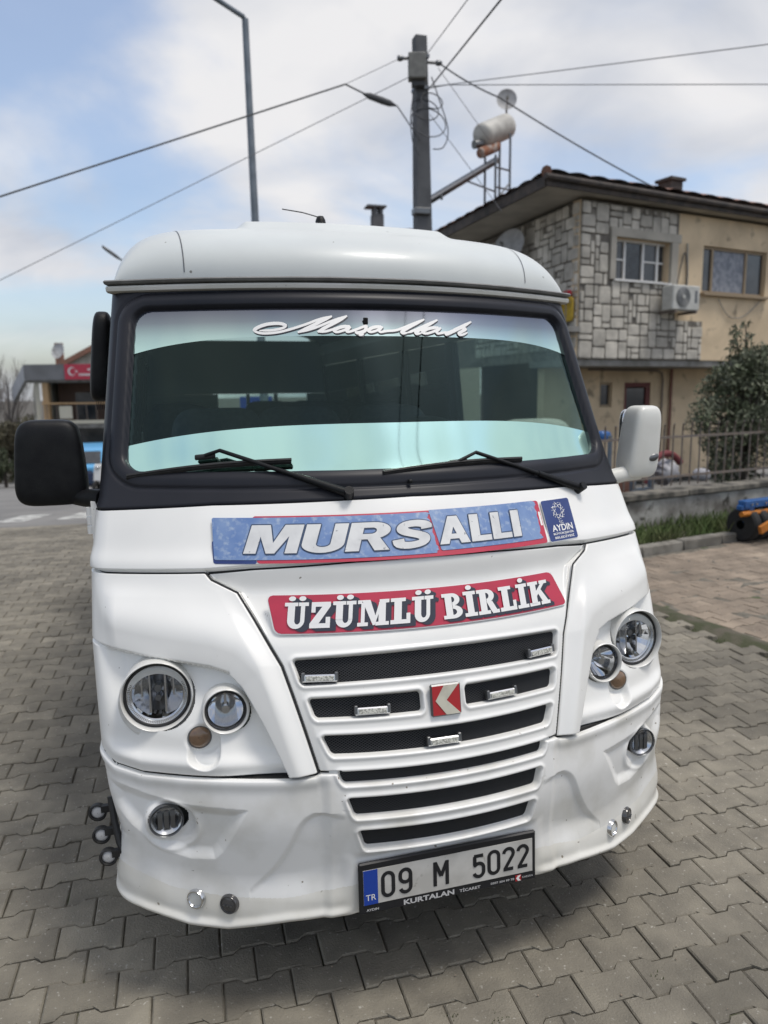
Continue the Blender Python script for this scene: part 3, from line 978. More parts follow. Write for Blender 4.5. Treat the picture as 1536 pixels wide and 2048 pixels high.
def lipl(x, z, dark):
    p = surf(x, z, .019); o = Vector(p); ax = Vector((1.1 * x, -1, .1)).normalized()
    b = G().lathe([(.028, -.03), (.028, .0), (.025, .006), (.022, .006), (.020, .002)], o, ax, 32).build('marker_light', 'smoke_lens' if dark else 'chrome_dull', bus, 50)
    if dark:
        g = G().lathe([(.0235, .003), (.015, .0065), (.001, .008)], o, ax, 28); g.build('lens', 'smoke_lens', b, 60)
        ex_, ey_, ez_ = basis(ax); g = G()
        for k in (-1, 0, 1): g.box(o + ax * .008 + ex_ * k * .010, (.007, .002, .007), ex_, ey_, ez_)
        g.build('led_chip', 'steel_dark', b)
    else:
        G().lathe([(.021, .003), (.016, -.010), (.006, -.018), (.001, -.018)], o, ax, 28).build('reflector', 'chrome', b, 40)
        G().lathe([(.0225, .003), (.012, .010), (.001, .012)], o, ax, 28).build('lens', 'lens', b, 180)
for s in (-1, 1):
    headlamp(s, .764 * s, 2.038, .900)
    spotlamp(s, .586 * s, 1.946, .870)
    indicator(.657 * s, 1.972, .793)
    foglamp(.758 * s, 1.965, .564)
lipl(-.684, .338, False); lipl(-.598, .331, True); lipl(.600, .328, False); lipl(.676, .338, True)

# ---- black windscreen surround with rubber gasket
def glass_sd(x, z):
    xe = np.interp(z, [1.49, 2.0], [.832, .780]); r = .05
    px = np.abs(x) - (xe - r); pz = np.abs(z - 1.746) - (.254 - r)
    return np.hypot(np.maximum(px, 0), np.maximum(pz, 0)) + np.minimum(np.maximum(px, pz), 0) - r
def Dblack(x, z):
    s = glass_sd(x, z)
    return (.022 * sstep(.004, -.005, s) - .009 * np.exp(-((s - .022) / .020) ** 2) + .006 * np.exp(-((s - .050) / .0045) ** 2)
            + .010 * (1 - sstep(.0, .008, z - zbw(np.abs(x)))))
tsb = np.linspace(-1.02, 1.02, 420)
Pb, Xb, Zb, Nb = make_sheet(tsb, np.linspace(0, 1, 170), lambda a: zbw(a) + .0005, lambda a: np.full(np.shape(a), 2.066), Dblack)
Qb = gridq(*Pb.shape[:2])
sdm = glass_sd(Xb.ravel()[Qb].mean(1), Zb.ravel()[Qb].mean(1))
v, q = sub(Pb.reshape(-1, 3), Qb, sdm > -.012)
surround = mkquads('windscreen_surround', v, q[:, ::-1], 'black_panel', bus, 180)
xeg = lambda z: np.interp(z, [1.49, 2.0], [.832, .780]) + .008
ws = strip('windscreen', 'glass', bus, 0, 0, None, None, -.016, 70, 30, fn=lambda U, Vv: ((2 * U - 1) * xeg(1.485 + Vv * .522), 1.485 + Vv * .522))
zf1 = lambda ax: 1.632 - .124 * ax ** 3.2
zf2 = lambda ax: 1.908 - .159 * ax ** 4.58
def ff1(U, Vv):
    x0 = np.abs(2 * U - 1) * .82; Z = 1.487 + Vv * (zf1(x0) - 1.487); return (2 * U - 1) * xeg(Z), Z
def ff2(U, Vv):
    x0 = np.abs(2 * U - 1) * .79; Z = zf2(x0) + Vv * (2.004 - zf2(x0)); return (2 * U - 1) * xeg(Z), Z
strip('film_strip', 'film_lower', ws, 0, 0, None, None, -.0145, 90, 12, fn=ff1)
strip('sun_strip', 'film_upper', ws, 0, 0, None, None, -.0145, 90, 12, fn=ff2)

# ---- script lettering on the sun strip
SCRIPT = [[(-0.396,1.9243),(-0.354,1.9258),(-0.322,1.9325),(-0.313,1.9414),(-0.335,1.9476),(-0.371,1.9449),(-0.401,1.9343),(-0.411,1.9235),(-0.388,1.9157),(-0.345,1.9178),(-0.302,1.9274),(-0.247,1.9446),(-0.206,1.9597),(-0.161,1.9715)],
[(-0.161,1.9715),(-0.197,1.9547),(-0.233,1.9371),(-0.277,1.9173)],[(-0.277,1.9173),(-0.225,1.9311),(-0.168,1.9533),(-0.111,1.9729)],
[(-0.111,1.9729),(-0.149,1.9523),(-0.180,1.9371),(-0.214,1.9191)],[(-0.214,1.9191),(-0.187,1.9211),(-0.157,1.9296),(-0.136,1.9357)],
[(-0.106,1.9385),(-0.136,1.9352),(-0.160,1.9246),(-0.153,1.9186),(-0.128,1.9247),(-0.104,1.9364)],
[(-0.104,1.9364),(-0.118,1.9263),(-0.118,1.9193),(-0.098,1.9234),(-0.066,1.9352),(-0.050,1.9420)],
[(-0.050,1.9420),(-0.054,1.9328),(-0.060,1.9227),(-0.081,1.9164),(-0.093,1.9184)],[(-0.071,1.9165),(-0.069,1.9125),(-0.082,1.9094)],[(-0.060,1.9236),(-0.036,1.9320)],
[(-0.001,1.9385),(-0.030,1.9341),(-0.048,1.9237),(-0.038,1.9193),(-0.016,1.9256),(0.004,1.9376)],
[(0.004,1.9376),(-0.010,1.9272),(-0.007,1.9196),(0.015,1.9230),(0.052,1.9270),(0.108,1.9470),(0.158,1.9655)],[(0.158,1.9655),(0.103,1.9403),(0.069,1.9217),(0.070,1.9160),(0.088,1.9185)],
[(0.088,1.9185),(0.112,1.9260),(0.160,1.9455),(0.208,1.9649)],[(0.208,1.9649),(0.153,1.9388),(0.119,1.9205),(0.120,1.9150),(0.138,1.9180)],[(0.138,1.9180),(0.155,1.9270),(0.169,1.9340)],
[(0.207,1.9386),(0.172,1.9346),(0.142,1.9230),(0.154,1.9165),(0.184,1.9239),(0.216,1.9378)],[(0.216,1.9378),(0.197,1.9258),(0.199,1.9175),(0.224,1.9213),(0.245,1.9235),(0.292,1.9425),(0.343,1.9627)],
[(0.343,1.9627),(0.288,1.9373),(0.241,1.9185),(0.226,1.9145)],[(0.245,1.9201),(0.281,1.9344),(0.307,1.9395),(0.312,1.9343),(0.281,1.9195),(0.292,1.9145),(0.319,1.9238)]]
def ribbons(name, mat, parent, off, wd, dx=0., dz=0.):
    V = []; F = []
    for si, S in enumerate(SCRIPT):
        pts = smooth_pts(S, 5); n0 = len(V); n = len(pts)
        for i, (x, z) in enumerate(pts):
            a = pts[max(i - 1, 0)]; b = pts[min(i + 1, n - 1)]
            tx, tz = b[0] - a[0], b[1] - a[1]; l = math.hypot(tx, tz) + 1e-9
            # broad-nib pen: down strokes are heavier than up strokes
            k = wd * (1.0 if (b[0] < a[0]) else .74)
            e = min(1., .5 + .5 * min(i, n - 1 - i) / 3)
            for sgn in (-1, 1):
                V.append(surf(x - tz / l * k * e * sgn + dx, z + tx / l * k * e * sgn + dz, off + si * .00006))
        F += [(n0 + 2 * i, n0 + 2 * i + 1, n0 + 2 * i + 3, n0 + 2 * i + 2) for i in range(n - 1)]
    return mk(name, V, F, mat, parent, None)
ribbons('windscreen_script_shadow', 'sticker_dark', ws, -.0130, .0066, .0015, -.0020)
ribbons('windscreen_script', 'sticker_white', ws, -.0115, .0054)
pmy = surf(-.052, 1.955, -.010)
G().box(pmy, (.016, .006, .022), bev=.002).build('rain_sensor', 'black_plastic', ws)

# ---- wipers
def wiper(piv, elbow, hub, b0, b1):
    def s3(p, off): return Vector(surf(p[0], p[1], off))
    P0, P1, P2 = s3(piv, .016), s3(elbow, .024), s3(hub, .014)
    mid = P0.lerp(P1, .42)
    g = G().tube([P0, mid], [.0135, .0095], 8); g.tube([mid, P1, P2], [.0075, .006, .006], 8)
    arm = g.build('wiper', 'black_plastic', bus, 50)
    g = G().cyl(s3(piv, -.01), s3(piv, .035), .017, .014, 16); g.build('pivot_cap', 'black_plastic', arm)
    pts = [s3((b0[0] + (b1[0] - b0[0]) * t, b0[1] + (b1[1] - b0[1]) * t + .010 * math.sin(t * math.pi)), .005) for t in np.linspace(0, 1, 12)]
    g = G().tube(pts, .0090, 6); g.tube([p + Vector((0, -.006, .006)) for p in pts], .0055, 6)
    g.box(P2 + Vector((0, .008, -.004)), (.064, .020, .016), (pts[6] - pts[5]).normalized(), (0, 1, 0), (0, 0, 1), .003)
    g.build('wiper_blade', 'black_rubber', arm, 50)
wiper((-.190, 1.418), (-.540, 1.543), (-.585, 1.532), (-.818, 1.470), (-.342, 1.516))
wiper((.640, 1.382), (.236, 1.517), (.176, 1.497), (-.076, 1.474), (.418, 1.492))
for x in (.003,):
    G().box(surf(x, 1.447, .010), (.012, .016, .010), bev=.002).build('washer_nozzle', 'black_plastic', bus)

# ---- cowl sign, stickers
def decal_text(name, body, mat, parent, x0, x1, z0, z1, off, bold=0., shear=0., fitbold=0., slope=0., D=Dfront):
    V, F = text2d(body, 1., bold, shear)
    a = np.array(V); lo = a.min(0); hi = a.max(0)
    a = (a - lo) / (hi - lo)
    X = x0 - fitbold + a[:, 0] * (x1 - x0 + 2 * fitbold); Z = z0 - fitbold + a[:, 1] * (z1 - z0 + 2 * fitbold) + slope * (X - (x0 + x1) / 2)
    return mk(name, surf(X, Z, off, None), F, mat, parent, None)
def rrect(name, mat, parent, x0, x1, z0, z1, off, r=.008, sl=0., sr=0., nx=60, jag=None):
    """rounded-corner patch on the skin; sl / sr lean the left / right edge"""
    def fn(U, Vv):
        Z = z0 + Vv * (z1 - z0)
        xl = x0 + sl * (Z - z0); xr = x1 + sr * (Z - z0)
        d = np.minimum(Z - z0, z1 - Z); c = np.where(d < r, r - np.sqrt(np.maximum(r * r - (r - d) ** 2, 0)), 0)
        if jag is not None: xr = xr + jag(Z)
        return (xl + c) + U * ((xr - c) - (xl + c)), Z
    nz = 14
    v = np.concatenate([np.linspace(0, .14, 7), np.linspace(.2, .8, 7), np.linspace(.86, 1, 7)])
    u = np.linspace(0, 1, nx); U, Vv = np.meshgrid(u, v)
    X, Z = fn(U, Vv)
    return mkquads(name, surf(X, Z, off).reshape(-1, 3), gridq(len(v), nx), mat, parent, 180)
O = .007
sr = rrect('route_sign', 'sticker_red', bus, -.470, .437, 1.2415, 1.365, O, .006)
rrect('route_sign_navy', 'sticker_navy', sr, -.588, -.471, 1.2405, 1.300, O, .006, nx=12)
rrect('overlay_sheet', 'sign_blue', sr, -.585, .0475, 1.250, 1.3605, O + .0015, .004, 0.02, -.10, jag=lambda Z: .004 * np.sin(Z * 330) + .003 * np.sin(Z * 900))
rrect('overlay_sheet', 'sign_blue', sr, .058, .418, 1.255, 1.3655, O + .0015, .004, -.16, .02, jag=lambda Z: .004 * np.sin(Z * 260 + 1) + .002 * np.sin(Z * 800))
rrect('route_sign_stroke', 'sticker_white', sr, .4265, .4345, 1.292, 1.332, O + .0006, .001, nx=4)
BLOCKS = True
# municipality sticker
ay = rrect('municipal_sticker', 'sticker_white', bus, .4475, .5755, 1.2395, 1.3625, O, .006, nx=16)
rrect('sticker_field', 'sticker_navy', ay, .449, .574, 1.241, 1.361, O + .0008, .006, nx=16)
decal_text('sticker_print', 'AYDIN', 'sticker_white', ay, .468, .560, 1.268, 1.287, O + .0018, .02)
decal_text('sticker_print', 'BÜYÜKŞEHİR', 'sticker_white', ay, .468, .560, 1.2565, 1.2655, O + .0018, .02)
decal_text('sticker_print', 'BELEDİYESİ', 'sticker_white', ay, .471, .557, 1.2465, 1.2548, O + .0018, .02)
decal_text('sticker_print', 'T.C.', 'sticker_white', ay, .505, .524, 1.2895, 1.2965, O + .0018, .02)
g = G()
for k in range(7):
    a0 = 2 * math.pi * k / 7 + .2
    def rp(r, a): return (.513 + r * math.cos(a) * 1.05, 1.3265 + r * math.sin(a))
    for A0, curve in ((0, [(.011, -.2), (.017, .25), (.021, .55), (.028, .75)]), (0, [(.012, .5), (.018, .1), (.022, -.25), (.023, -.5)])):
        pts = smooth_pts([rp(r, a0 + a) for r, a in curve], 3)
        g.tube([surf(px, pz, O + .0016) for px, pz in pts], .0011, 4)
    px, pz = rp(.0245, a0 + .12)
    g.sq(surf(px, pz, O + .0016), (.0021, .001, .0021), 1, 1, 8, 4)
g.build('sticker_emblem', 'sticker_white', ay, 40)

# ---- red slab-serif banner on the nose
def rct(a, b, c, d): return [(a, b), (c, b), (c, d), (a, d)]
def half(cx, cy, rx, ry, ix, iy, a0, a1, n=14, icx=None):
    icx = cx if icx is None else icx
    o = [(cx + rx * math.cos(a0 + (a1 - a0) * i / n), cy + ry * math.sin(a0 + (a1 - a0) * i / n)) for i in range(n + 1)]
    q = [(icx + ix * math.cos(a0 + (a1 - a0) * i / n), cy + iy * math.sin(a0 + (a1 - a0) * i / n)) for i in range(n + 1)]
    return ('strip', o, q)
PI = math.pi
def dot(cx, cy=1.15, r=.095): return [(cx + r * 1.15 * math.cos(2 * PI * i / 18), cy + r * math.sin(2 * PI * i / 18)) for i in range(18)]
SLAB = {
 'U': (.74, [rct(.10, .30, .32, .88), rct(.50, .30, .63, .88), rct(.0, .86, .41, 1), rct(.43, .86, .74, 1), half(.365, .31, .265, .32, .09, .15, PI, 2 * PI, icx=.41), dot(.22), dot(.54)]),
 'Z': (.66, [rct(.04, .82, .64, 1), rct(.04, .60, .17, .83), rct(0, 0, .64, .18), rct(.50, .17, .64, .42), [(.38, .83), (.64, .83), (.28, .17), (.0, .17)]]),
 'M': (1.02, [rct(0, 0, .34, .14), rct(.11, .13, .23, .9), [(.0, .86), (.14, .86), (.14, 1), (.0, 1)], [(.13, 1), (.40, 1), (.60, .30), (.50, .02)], [(.49, .02), (.56, .02), (.84, 1), (.72, 1)], rct(.68, .13, .91, .9), rct(.58, 0, 1.02, .14), rct(.70, .86, 1.02, 1)]),
 'L': (.66, [rct(.12, .1, .37, .9), rct(0, .86, .50, 1), rct(0, 0, .66, .16), rct(.53, .15, .66, .40)]),
 'B': (.72, [rct(.10, .1, .34, .9), rct(0, .86, .36, 1), rct(0, 0, .36, .14), half(.35, .75, .28, .25, .09, .11, -PI / 2, PI / 2), half(.35, .26, .34, .26, .13, .12, -PI / 2, PI / 2)]),
 'I': (.46, [rct(.11, .1, .35, .9), rct(0, .86, .46, 1), rct(0, 0, .46, .14), dot(.23)]),
 'R': (.80, [rct(.10, .1, .34, .9), rct(0, .86, .36, 1), rct(0, 0, .45, .14), half(.35, .73, .31, .27, .10, .12, -PI / 2, PI / 2), [(.34, .50), (.56, .50), (.74, .06), (.50, .06)], rct(.52, 0, .80, .14)]),
 'K': (.90, [rct(.10, .1, .34, .9), rct(0, .86, .44, 1), rct(0, 0, .44, .14), [(.33, .36), (.33, .58), (.60, .90), (.76, .90)], [(.40, .52), (.54, .66), (.84, .10), (.58, .10)], rct(.52, .86, .86, 1), rct(.50, 0, .90, .14)])}
def slab(name, mat, parent, word, x0, x1, z0, h, off, dx=0., dz=0., shear=0., SLAB=SLAB, halo=0.):
    tot = sum(SLAB[c][0] + .05 if c != ' ' else .34 for c in word)
    kx = (x1 - x0) / tot
    V = []; F = []; cx = 0; ly = 0; last = None
    hal = [(0, 0)] if not halo else [(halo * math.cos(PI * i / 4), halo * math.sin(PI * i / 4)) for i in range(8)]
    for c, (hx, hz) in [(c, h_) for c in word for h_ in hal]:
        if c == ' ':
            if (hx, hz) == hal[-1]: cx += .34
            continue
        wd, polys = SLAB[c]
        sh = shear if not callable(shear) else shear(cx / tot)
        for pl in polys:
            ly = (ly + 1) % 16
            def put(p, V=V):
                x, z = p
                V.append(surf(x0 + (cx + x + sh * z) * kx + dx + hx, z0 + z * h + dz + hz, off + ly * .00007))
            if pl[0] == 'strip':
                n0 = len(V); n = len(pl[1])
                for p in pl[1]: put(p)
                for p in pl[2]: put(p)
                F.extend((n0 + i, n0 + i + 1, n0 + n + i + 1, n0 + n + i) for i in range(n - 1))
            else:
                n0 = len(V)
                for p in pl: put(p)
                F.append(tuple(range(n0, n0 + len(pl))))
        if (hx, hz) == hal[-1]:
            cx += wd + .05
            last = mk(name, V, F, mat, parent, None); V = []; F = []
    return last
def sband(C, wd):
    C = smooth_pts(C, 4); o = []; q = []
    for i, (x, z) in enumerate(C):
        a = C[max(i - 1, 0)]; b = C[min(i + 1, len(C) - 1)]
        tx, tz = b[0] - a[0], b[1] - a[1]; l = math.hypot(tx, tz)
        o.append((x - tz / l * wd, z + tx / l * wd)); q.append((x + tz / l * wd, z - tx / l * wd))
    return ('strip', o, q)
BLOCK = {
 'M': (1.0, [rct(0, 0, .23, 1), rct(.77, 0, 1.0, 1), [(.10, 1), (.36, 1), (.58, 0), (.42, 0)], [(.64, 1), (.90, 1), (.58, 0), (.42, 0)]]),
 'U': (.82, [rct(0, .3, .27, 1), rct(.55, .3, .82, 1), half(.41, .31, .41, .32, .14, .12, PI, 2 * PI)]),
 'R': (.86, [rct(0, 0, .27, 1), half(.44, .70, .38, .30, .10, .11, -PI / 2, PI / 2), rct(.2, .81, .45, 1), rct(.2, .40, .45, .59), [(.36, .46), (.63, .46), (.88, 0), (.58, 0)]]),
 'S': (.80, [sband([(.67, .68), (.62, .82), (.42, .885), (.20, .84), (.15, .71), (.24, .59), (.54, .46), (.66, .35), (.63, .19), (.41, .11), (.18, .15), (.11, .33)], .118)]),
 'A': (.92, [[(0, 0), (.27, 0), (.57, 1), (.32, 1)], [(.33, 1), (.60, 1), (.92, 0), (.64, 0)], rct(.22, .17, .70, .35)]),
 'L': (.64, [rct(0, 0, .28, 1), rct(.1, 0, .64, .2)]),
 'I': (.28, [rct(0, 0, .28, 1)])}
for wrd, xa, xb, za, shx in (('MURS', -.505, .028, 1.266, .22), ('ALLI', .056, .345, 1.270, .05)):
    slab('letter_outline', 'sign_outline', sr, wrd, xa, xb, za, .074, O + .0022, 0, 0, shx, BLOCK, .0034)
    slab('letter', 'sign_letter', sr, wrd, xa, xb, za, .074, O + .0040, 0, 0, shx, BLOCK)
ON = .006
bn0 = rrect('name_banner', 'sticker_white', bus, -.4435, .4655, 1.0625, 1.1640, ON - .004, .016, -.13, -.42, 80)
rrect('banner_field', 'sticker_red', bn0, -.4405, .4625, 1.065, 1.1615, ON - .0025, .016, -.13, -.42, 80)
WORD = 'UZUMLU BIRLIK'
shr = lambda u: .14 if u < .5 else .02
for i in range(7):
    slab('letter_shadow', 'sticker_dark', bn0, WORD, -.418, .400, 1.077, .0650, ON - .0015 + i * .0002, .0022 * (i + 1), -.0011 * (i + 1), shr) if i in (2, 4, 6) else None
slab('letter', 'sticker_white', bn0, WORD, -.418, .400, 1.077, .0650, ON + .0012, 0, 0, shr)

# ---- number plate in its dealer frame
py = 1.776; pz0, pz1 = .309, .457
pn = Vector((0, -1, .05)).normalized(); pu = Vector((0, .05, 1)).normalized()
def pp(x, z, o=0.): return Vector((x, py, (pz0 + pz1) / 2)) + pu * (z - (pz0 + pz1) / 2) + pn * o
plate = G().box(pp(0, (pz0 + pz1) / 2), (.532, .012, pz1 - pz0), (1, 0, 0), pn, pu, .004).build('number_plate', 'plate_black', bus)
G().box(pp(0, .387, .0065), (.508, .002, .100), (1, 0, 0), pn, pu).build('plate_sheet', 'plate_white', plate, None)
G().box(pp(-.2335, .387, .0078), (.040, .0015, .0995), (1, 0, 0), pn, pu).build('plate_band', 'plate_blue', plate, None)
def flat_text(name, body, mat, parent, x0, x1, z0, z1, o, bold=0.):
    V, F = text2d(body, 1., bold)
    a = np.array(V); a = (a - a.min(0)) / (a.max(0) - a.min(0))
    return mk(name, [pp(x0 + u * (x1 - x0), z0 + v * (z1 - z0), o) for u, v in a], F, mat, parent, None)
flat_text('plate_print', 'TR', 'sticker_white', plate, -.2485, -.2195, .350, .367, .0092)
# embossed condensed characters
def stroke(g, pts, wd, o):
    n = len(pts)
    Vq = []
    for i, (x, z) in enumerate(pts):
        a = pts[max(i - 1, 0)]; b = pts[min(i + 1, n - 1)]
        if pts[0] == pts[-1] and i in (0, n - 1): a, b = pts[-2], pts[1]
        tx, tz = b[0] - a[0], b[1] - a[1]; l = math.hypot(tx, tz) + 1e-9
        Vq += [pp(x - tz / l * wd, z + tx / l * wd, o), pp(x + tz / l * wd, z - tx / l * wd, o)]
    g.add(Vq, [(2 * i, 2 * i + 1, 2 * i + 3, 2 * i + 2) for i in range(n - 1)])
def arc(cx, cz, rx, rz, a0, a1, n=10): return [(cx + rx * math.cos(RAD(a0 + (a1 - a0) * i / n)), cz + rz * math.sin(RAD(a0 + (a1 - a0) * i / n))) for i in range(n + 1)]
def ch(c, x, z, w_, h):
    r = w_ / 2; cx = x + r
    if c == '0': 
        p = arc(cx, z + h - r, r, r, 180, 0) + arc(cx, z + r, r, r, 0, -180); return [p + p[:1]]
    if c == '9':
        k = h * .56
        p = arc(cx, z + h - r, r, r, 0, 180) + arc(cx, z + h - k + r, r, r, 180, 360); 
        return [p + p[:1], [(x + w_, z + h - r), (x + w_, z + r)] + arc(cx, z + r, r, r, 0, -165)[1:]]
    if c == '5':
        return [[(x + w_ * .96, z + h - .004), (x + .001, z + h - .004)], [(x + .003, z + h - .004), (x + .003, z + h * .52)], [(x + .001, z + h * .54)] + arc(cx, z + h * .60 - r, r, r, 140, 0, 8) + arc(cx, z + r, r, r, 0, -165, 10)]
    if c == '2':
        return [arc(cx, z + h - r, r, r, 175, -25, 10) + [(x + .004, z + .006)], [(x - .001, z + .004), (x + w_ * .98, z + .004)]]
    if c == 'M':
        return [[(x, z - .003), (x, z + h + .003)], [(x + w_, z - .003), (x + w_, z + h + .003)], [(x + .001, z + h), (cx, z + h * .38)], [(x + w_ - .001, z + h), (cx, z + h * .38)]]
for c, x, w_ in (('0', -.199, .030), ('9', -.149, .030), ('M', -.047, .036), ('5', .070, .030), ('0', .117, .030), ('2', .163, .030), ('2', .208, .030)):
    g = G()
    for i, S in enumerate(ch(c, x, .354, w_, .066)): stroke(g, S, .0052, .0085 + i * .00025)
    g.build('plate_character', 'plate_black', plate, None)
flat_text('frame_print', 'AYDIN', 'print_grey', plate, -.247, -.212, 0.3175, 0.3245, .0068, .02)
flat_text('frame_print', 'KURTALAN', 'print_grey', plate, -.140, .010, 0.3145, 0.3300, .0068, .035)
flat_text('frame_print', 'TİCARET', 'print_grey', plate, .026, .090, 0.3165, 0.3280, .0068, .02)
flat_text('frame_print', '0507 304 99 78', 'print_grey', plate, .122, .196, 0.3190, 0.3255, .0068, .02)
flat_text('frame_print', 'KARSAN', 'print_grey', plate, .222, .255, 0.3195, 0.3255, .0068)
g = G().box(pp(.209, .3225, .0066), (.018, .001, .018), (1, 0, 0), pn, pu); lg = g.build('frame_logo', 'emblem_red', plate, None)
G().prism([(-.001, .008), (.008, .008), (.001, 0), (.008, -.008), (-.001, -.008), (-.007, 0)], pp(.209, .3225, .0074), (1, 0, 0), pu, pn * .0005).build('frame_logo_arrow', 'sticker_white', plate, None)
for s in (-1, 1): G().cyl(pp(.17 * s, .385, -.08), pp(.17 * s, .385, 0), .012).build('plate_bracket', 'black_plastic', plate)

# ---- rain gutter and roof
RX = np.linspace(-1, 1, 161)
def gut_strip(name, mat, prof, parent, hw=.851):
    V = []; n = len(prof)
    for u in RX:
        x = u * hw; y0 = 2.462 + .36 * x * x
        nx, ny = .72 * x, -1.; l = math.hypot(nx, ny)
        tip = .010 * max(0, (abs(u) - .93) / .07)
        for off, z in prof: V.append((x + nx / l * off, y0 + ny / l * off, z - tip * 0 + .004 * abs(u) ** 4))
    F = [(i * n + k, (i + 1) * n + k, (i + 1) * n + k + 1, i * n + k + 1) for i in range(len(RX) - 1) for k in range(n - 1)]
    F += [tuple(range(n)), tuple(range((len(RX) - 1) * n + n - 1, (len(RX) - 1) * n - 1, -1))]
    return mk(name, V, F, mat, parent, 40)
rg = gut_strip('rain_gutter', 'plastic_white', [(-.05, 2.050), (.016, 2.053), (.024, 2.058), (.026, 2.068), (.022, 2.074), (-.05, 2.076)], bus)
gut_strip('gutter_seal', 'grey_seal', [(-.05, 2.0765), (.012, 2.0765), (.030, 2.081), (.034, 2.088), (.026, 2.093), (.004, 2.094), (-.04, 2.098)], rg, .853)
def roofz(x, s):
    q = np.clip(s / .92, 0, 1)
    H = .248 * np.clip(1 - (1 - q) ** 3, 0, 1) ** (1 / 2.4)
    a = np.clip(np.abs(x) / .838, 0, 1)
    g_ = (1 - a ** 11) ** (1 / 2.0)
    z = 2.088 + H * g_
    z = z + .030 * sstep(.42, .37, np.abs(x)) * sstep(.26, .40, s)
    z = z + .010 * np.clip(s - 1, 0, 4) * g_ * .5
    return z
th = np.linspace(-math.pi / 2, math.pi / 2, 420)
rx = .838 * np.sin(th)
rs = np.concatenate([.92 * (1 - np.cos(np.linspace(0, math.pi / 2, 70))), np.linspace(.95, 4.95, 30)])
Xr, Sr = np.meshgrid(rx, rs)
Yr = 2.447 + .36 * Xr ** 2 * np.clip(1 - Sr / 2.0, 0, 1) + Sr
Zr = roofz(Xr, Sr)
mkquads('roof', np.stack([Xr, Yr, Zr], -1).reshape(-1, 3), gridq(len(rs), len(rx)), 'roof_paint', bus, 180)
for sg in (-1, 1):
    V = []
    ss = np.concatenate([.92 * (1 - np.cos(np.linspace(.05, math.pi / 2, 40))), np.linspace(1.0, 4.9, 20)])
    for s_ in ss:
        for dx in (-.0017, .0017):
            x = sg * (.612 + .05 * min(s_, 1.)) + dx
            y = 2.447 + .36 * x * x * max(0, 1 - s_ / 2.0) + s_
            V.append((x, y - .0012, float(roofz(np.array(x), np.array(s_))) + .0012))
    mk('roof_seam', V, [(2 * i, 2 * i + 1, 2 * i + 3, 2 * i + 2) for i in range(len(ss) - 1)], 'steel_dark', bus, None)
g = G(); zt = float(roofz(np.array(-.085), np.array(.47)))
ax_, ay_ = -.085, 2.92
g.lathe([(.022, -.006), (.019, .018), (.013, .032), (.001, .036)], (ax_, ay_, zt), (0, .1, 1), 16)
an = g.build('roof_antenna', 'black_plastic', bus, 50)
G().tube([(ax_, ay_, zt + .028), (ax_ - .06, ay_ + .05, zt + .055), (ax_ - .13, ay_ + .1, zt + .075)], .0022, 6).build('antenna_rod', 'black_plastic', an)

# ---- flanks, windows, wheels, cabin
YB = 7.35
for s in (-1, 1):
    y0 = 2.56
    def fl(name, z0, z1, ya, yb, mat, thick=.035, parent=bus, dx=0.):
        V = []; zz = np.linspace(z0, z1, 8); y0f = ya if callable(ya) else (lambda z: ya)
        for z in zz:
            for y in (y0f(z), yb):
                V.append((s * (float(W_(z)) - dx), y, z))
        for z in zz:
            for y in (y0f(z), yb):
                V.append((s * (float(W_(z)) - dx - thick), y, z))
        n = 16; F = []
        for k in range(7):
            F += [(2 * k, 2 * k + 1, 2 * k + 3, 2 * k + 2), (n + 2 * k, n + 2 * k + 2, n + 2 * k + 3, n + 2 * k + 1),
                  (2 * k, 2 * k + 2, n + 2 * k + 2, n + 2 * k), (2 * k + 1, n + 2 * k + 1, n + 2 * k + 3, 2 * k + 3)]
        F += [(0, n, n + 1, 1), (14, 15, n + 15, n + 14)]
        if s < 0: F = [f[::-1] for f in F]
        return mk(name, V, F, mat, parent, 40)
    # lower flank with round wheel openings
    poly = [(y0, .40), (y0, 1.372), (YB, 1.372), (YB, .40)]
    def archpts(cy, r, z0=.40): 
        return [(cy + r * math.cos(a), .36 + r * math.sin(a)) for a in np.linspace(0.10, math.pi - .10, 14)]
    poly = [(y0, 1.372), (y0, 1.0), (2.36, .72), (2.36, .48), (2.44, .40)] + archpts(3.45, .43)[::-1] + archpts(6.35, .43)[::-1] + [(YB, .40), (YB, 1.372)]
    G().prism(poly, (s * .905, 0, 0), (0, 1, 0), (0, 0, 1), (s * .028, 0, 0)).build('side_panel', 'paint', bus, 30)
    fl('window_header', 1.985, 2.085, 2.80, YB, 'paint')
    ys_ = [2.50, 3.90, 4.75, 5.9, YB]
    for k, y in enumerate(ys_):
        if k == 0: continue
        a = y - (.06 if k == 0 else .05); b = y + (.05 if k < 4 else 0)
        fl('window_pillar', 1.376, 1.984, a, b, 'black_panel')
    for k in range(4):
        fl('side_window', 1.378, 1.982, (lambda z: float(plan(np.array(.97), np.array(z))[1])) if k == 0 else ys_[k] + .05, ys_[k + 1] - .05, 'glass_side' if k == 0 else 'glass_tinted', .004, dx=.016)
    for cy in (3.45, 6.35):
        wl = G().lathe([(.20, -.10), (.30, -.10), (.335, -.08), (.345, -.04), (.345, .04), (.335, .08), (.30, .10), (.20, .10)], (s * .80, cy, .347), (s, 0, 0), 40).build('wheel', 'tyre', bus, 40)
        G().lathe([(.205, .09), (.19, .05), (.12, .02), (.05, .05), (.001, .05)], (s * .80, cy, .347), (s, 0, 0), 32).build('rim', 'chrome_dull', wl, 40)
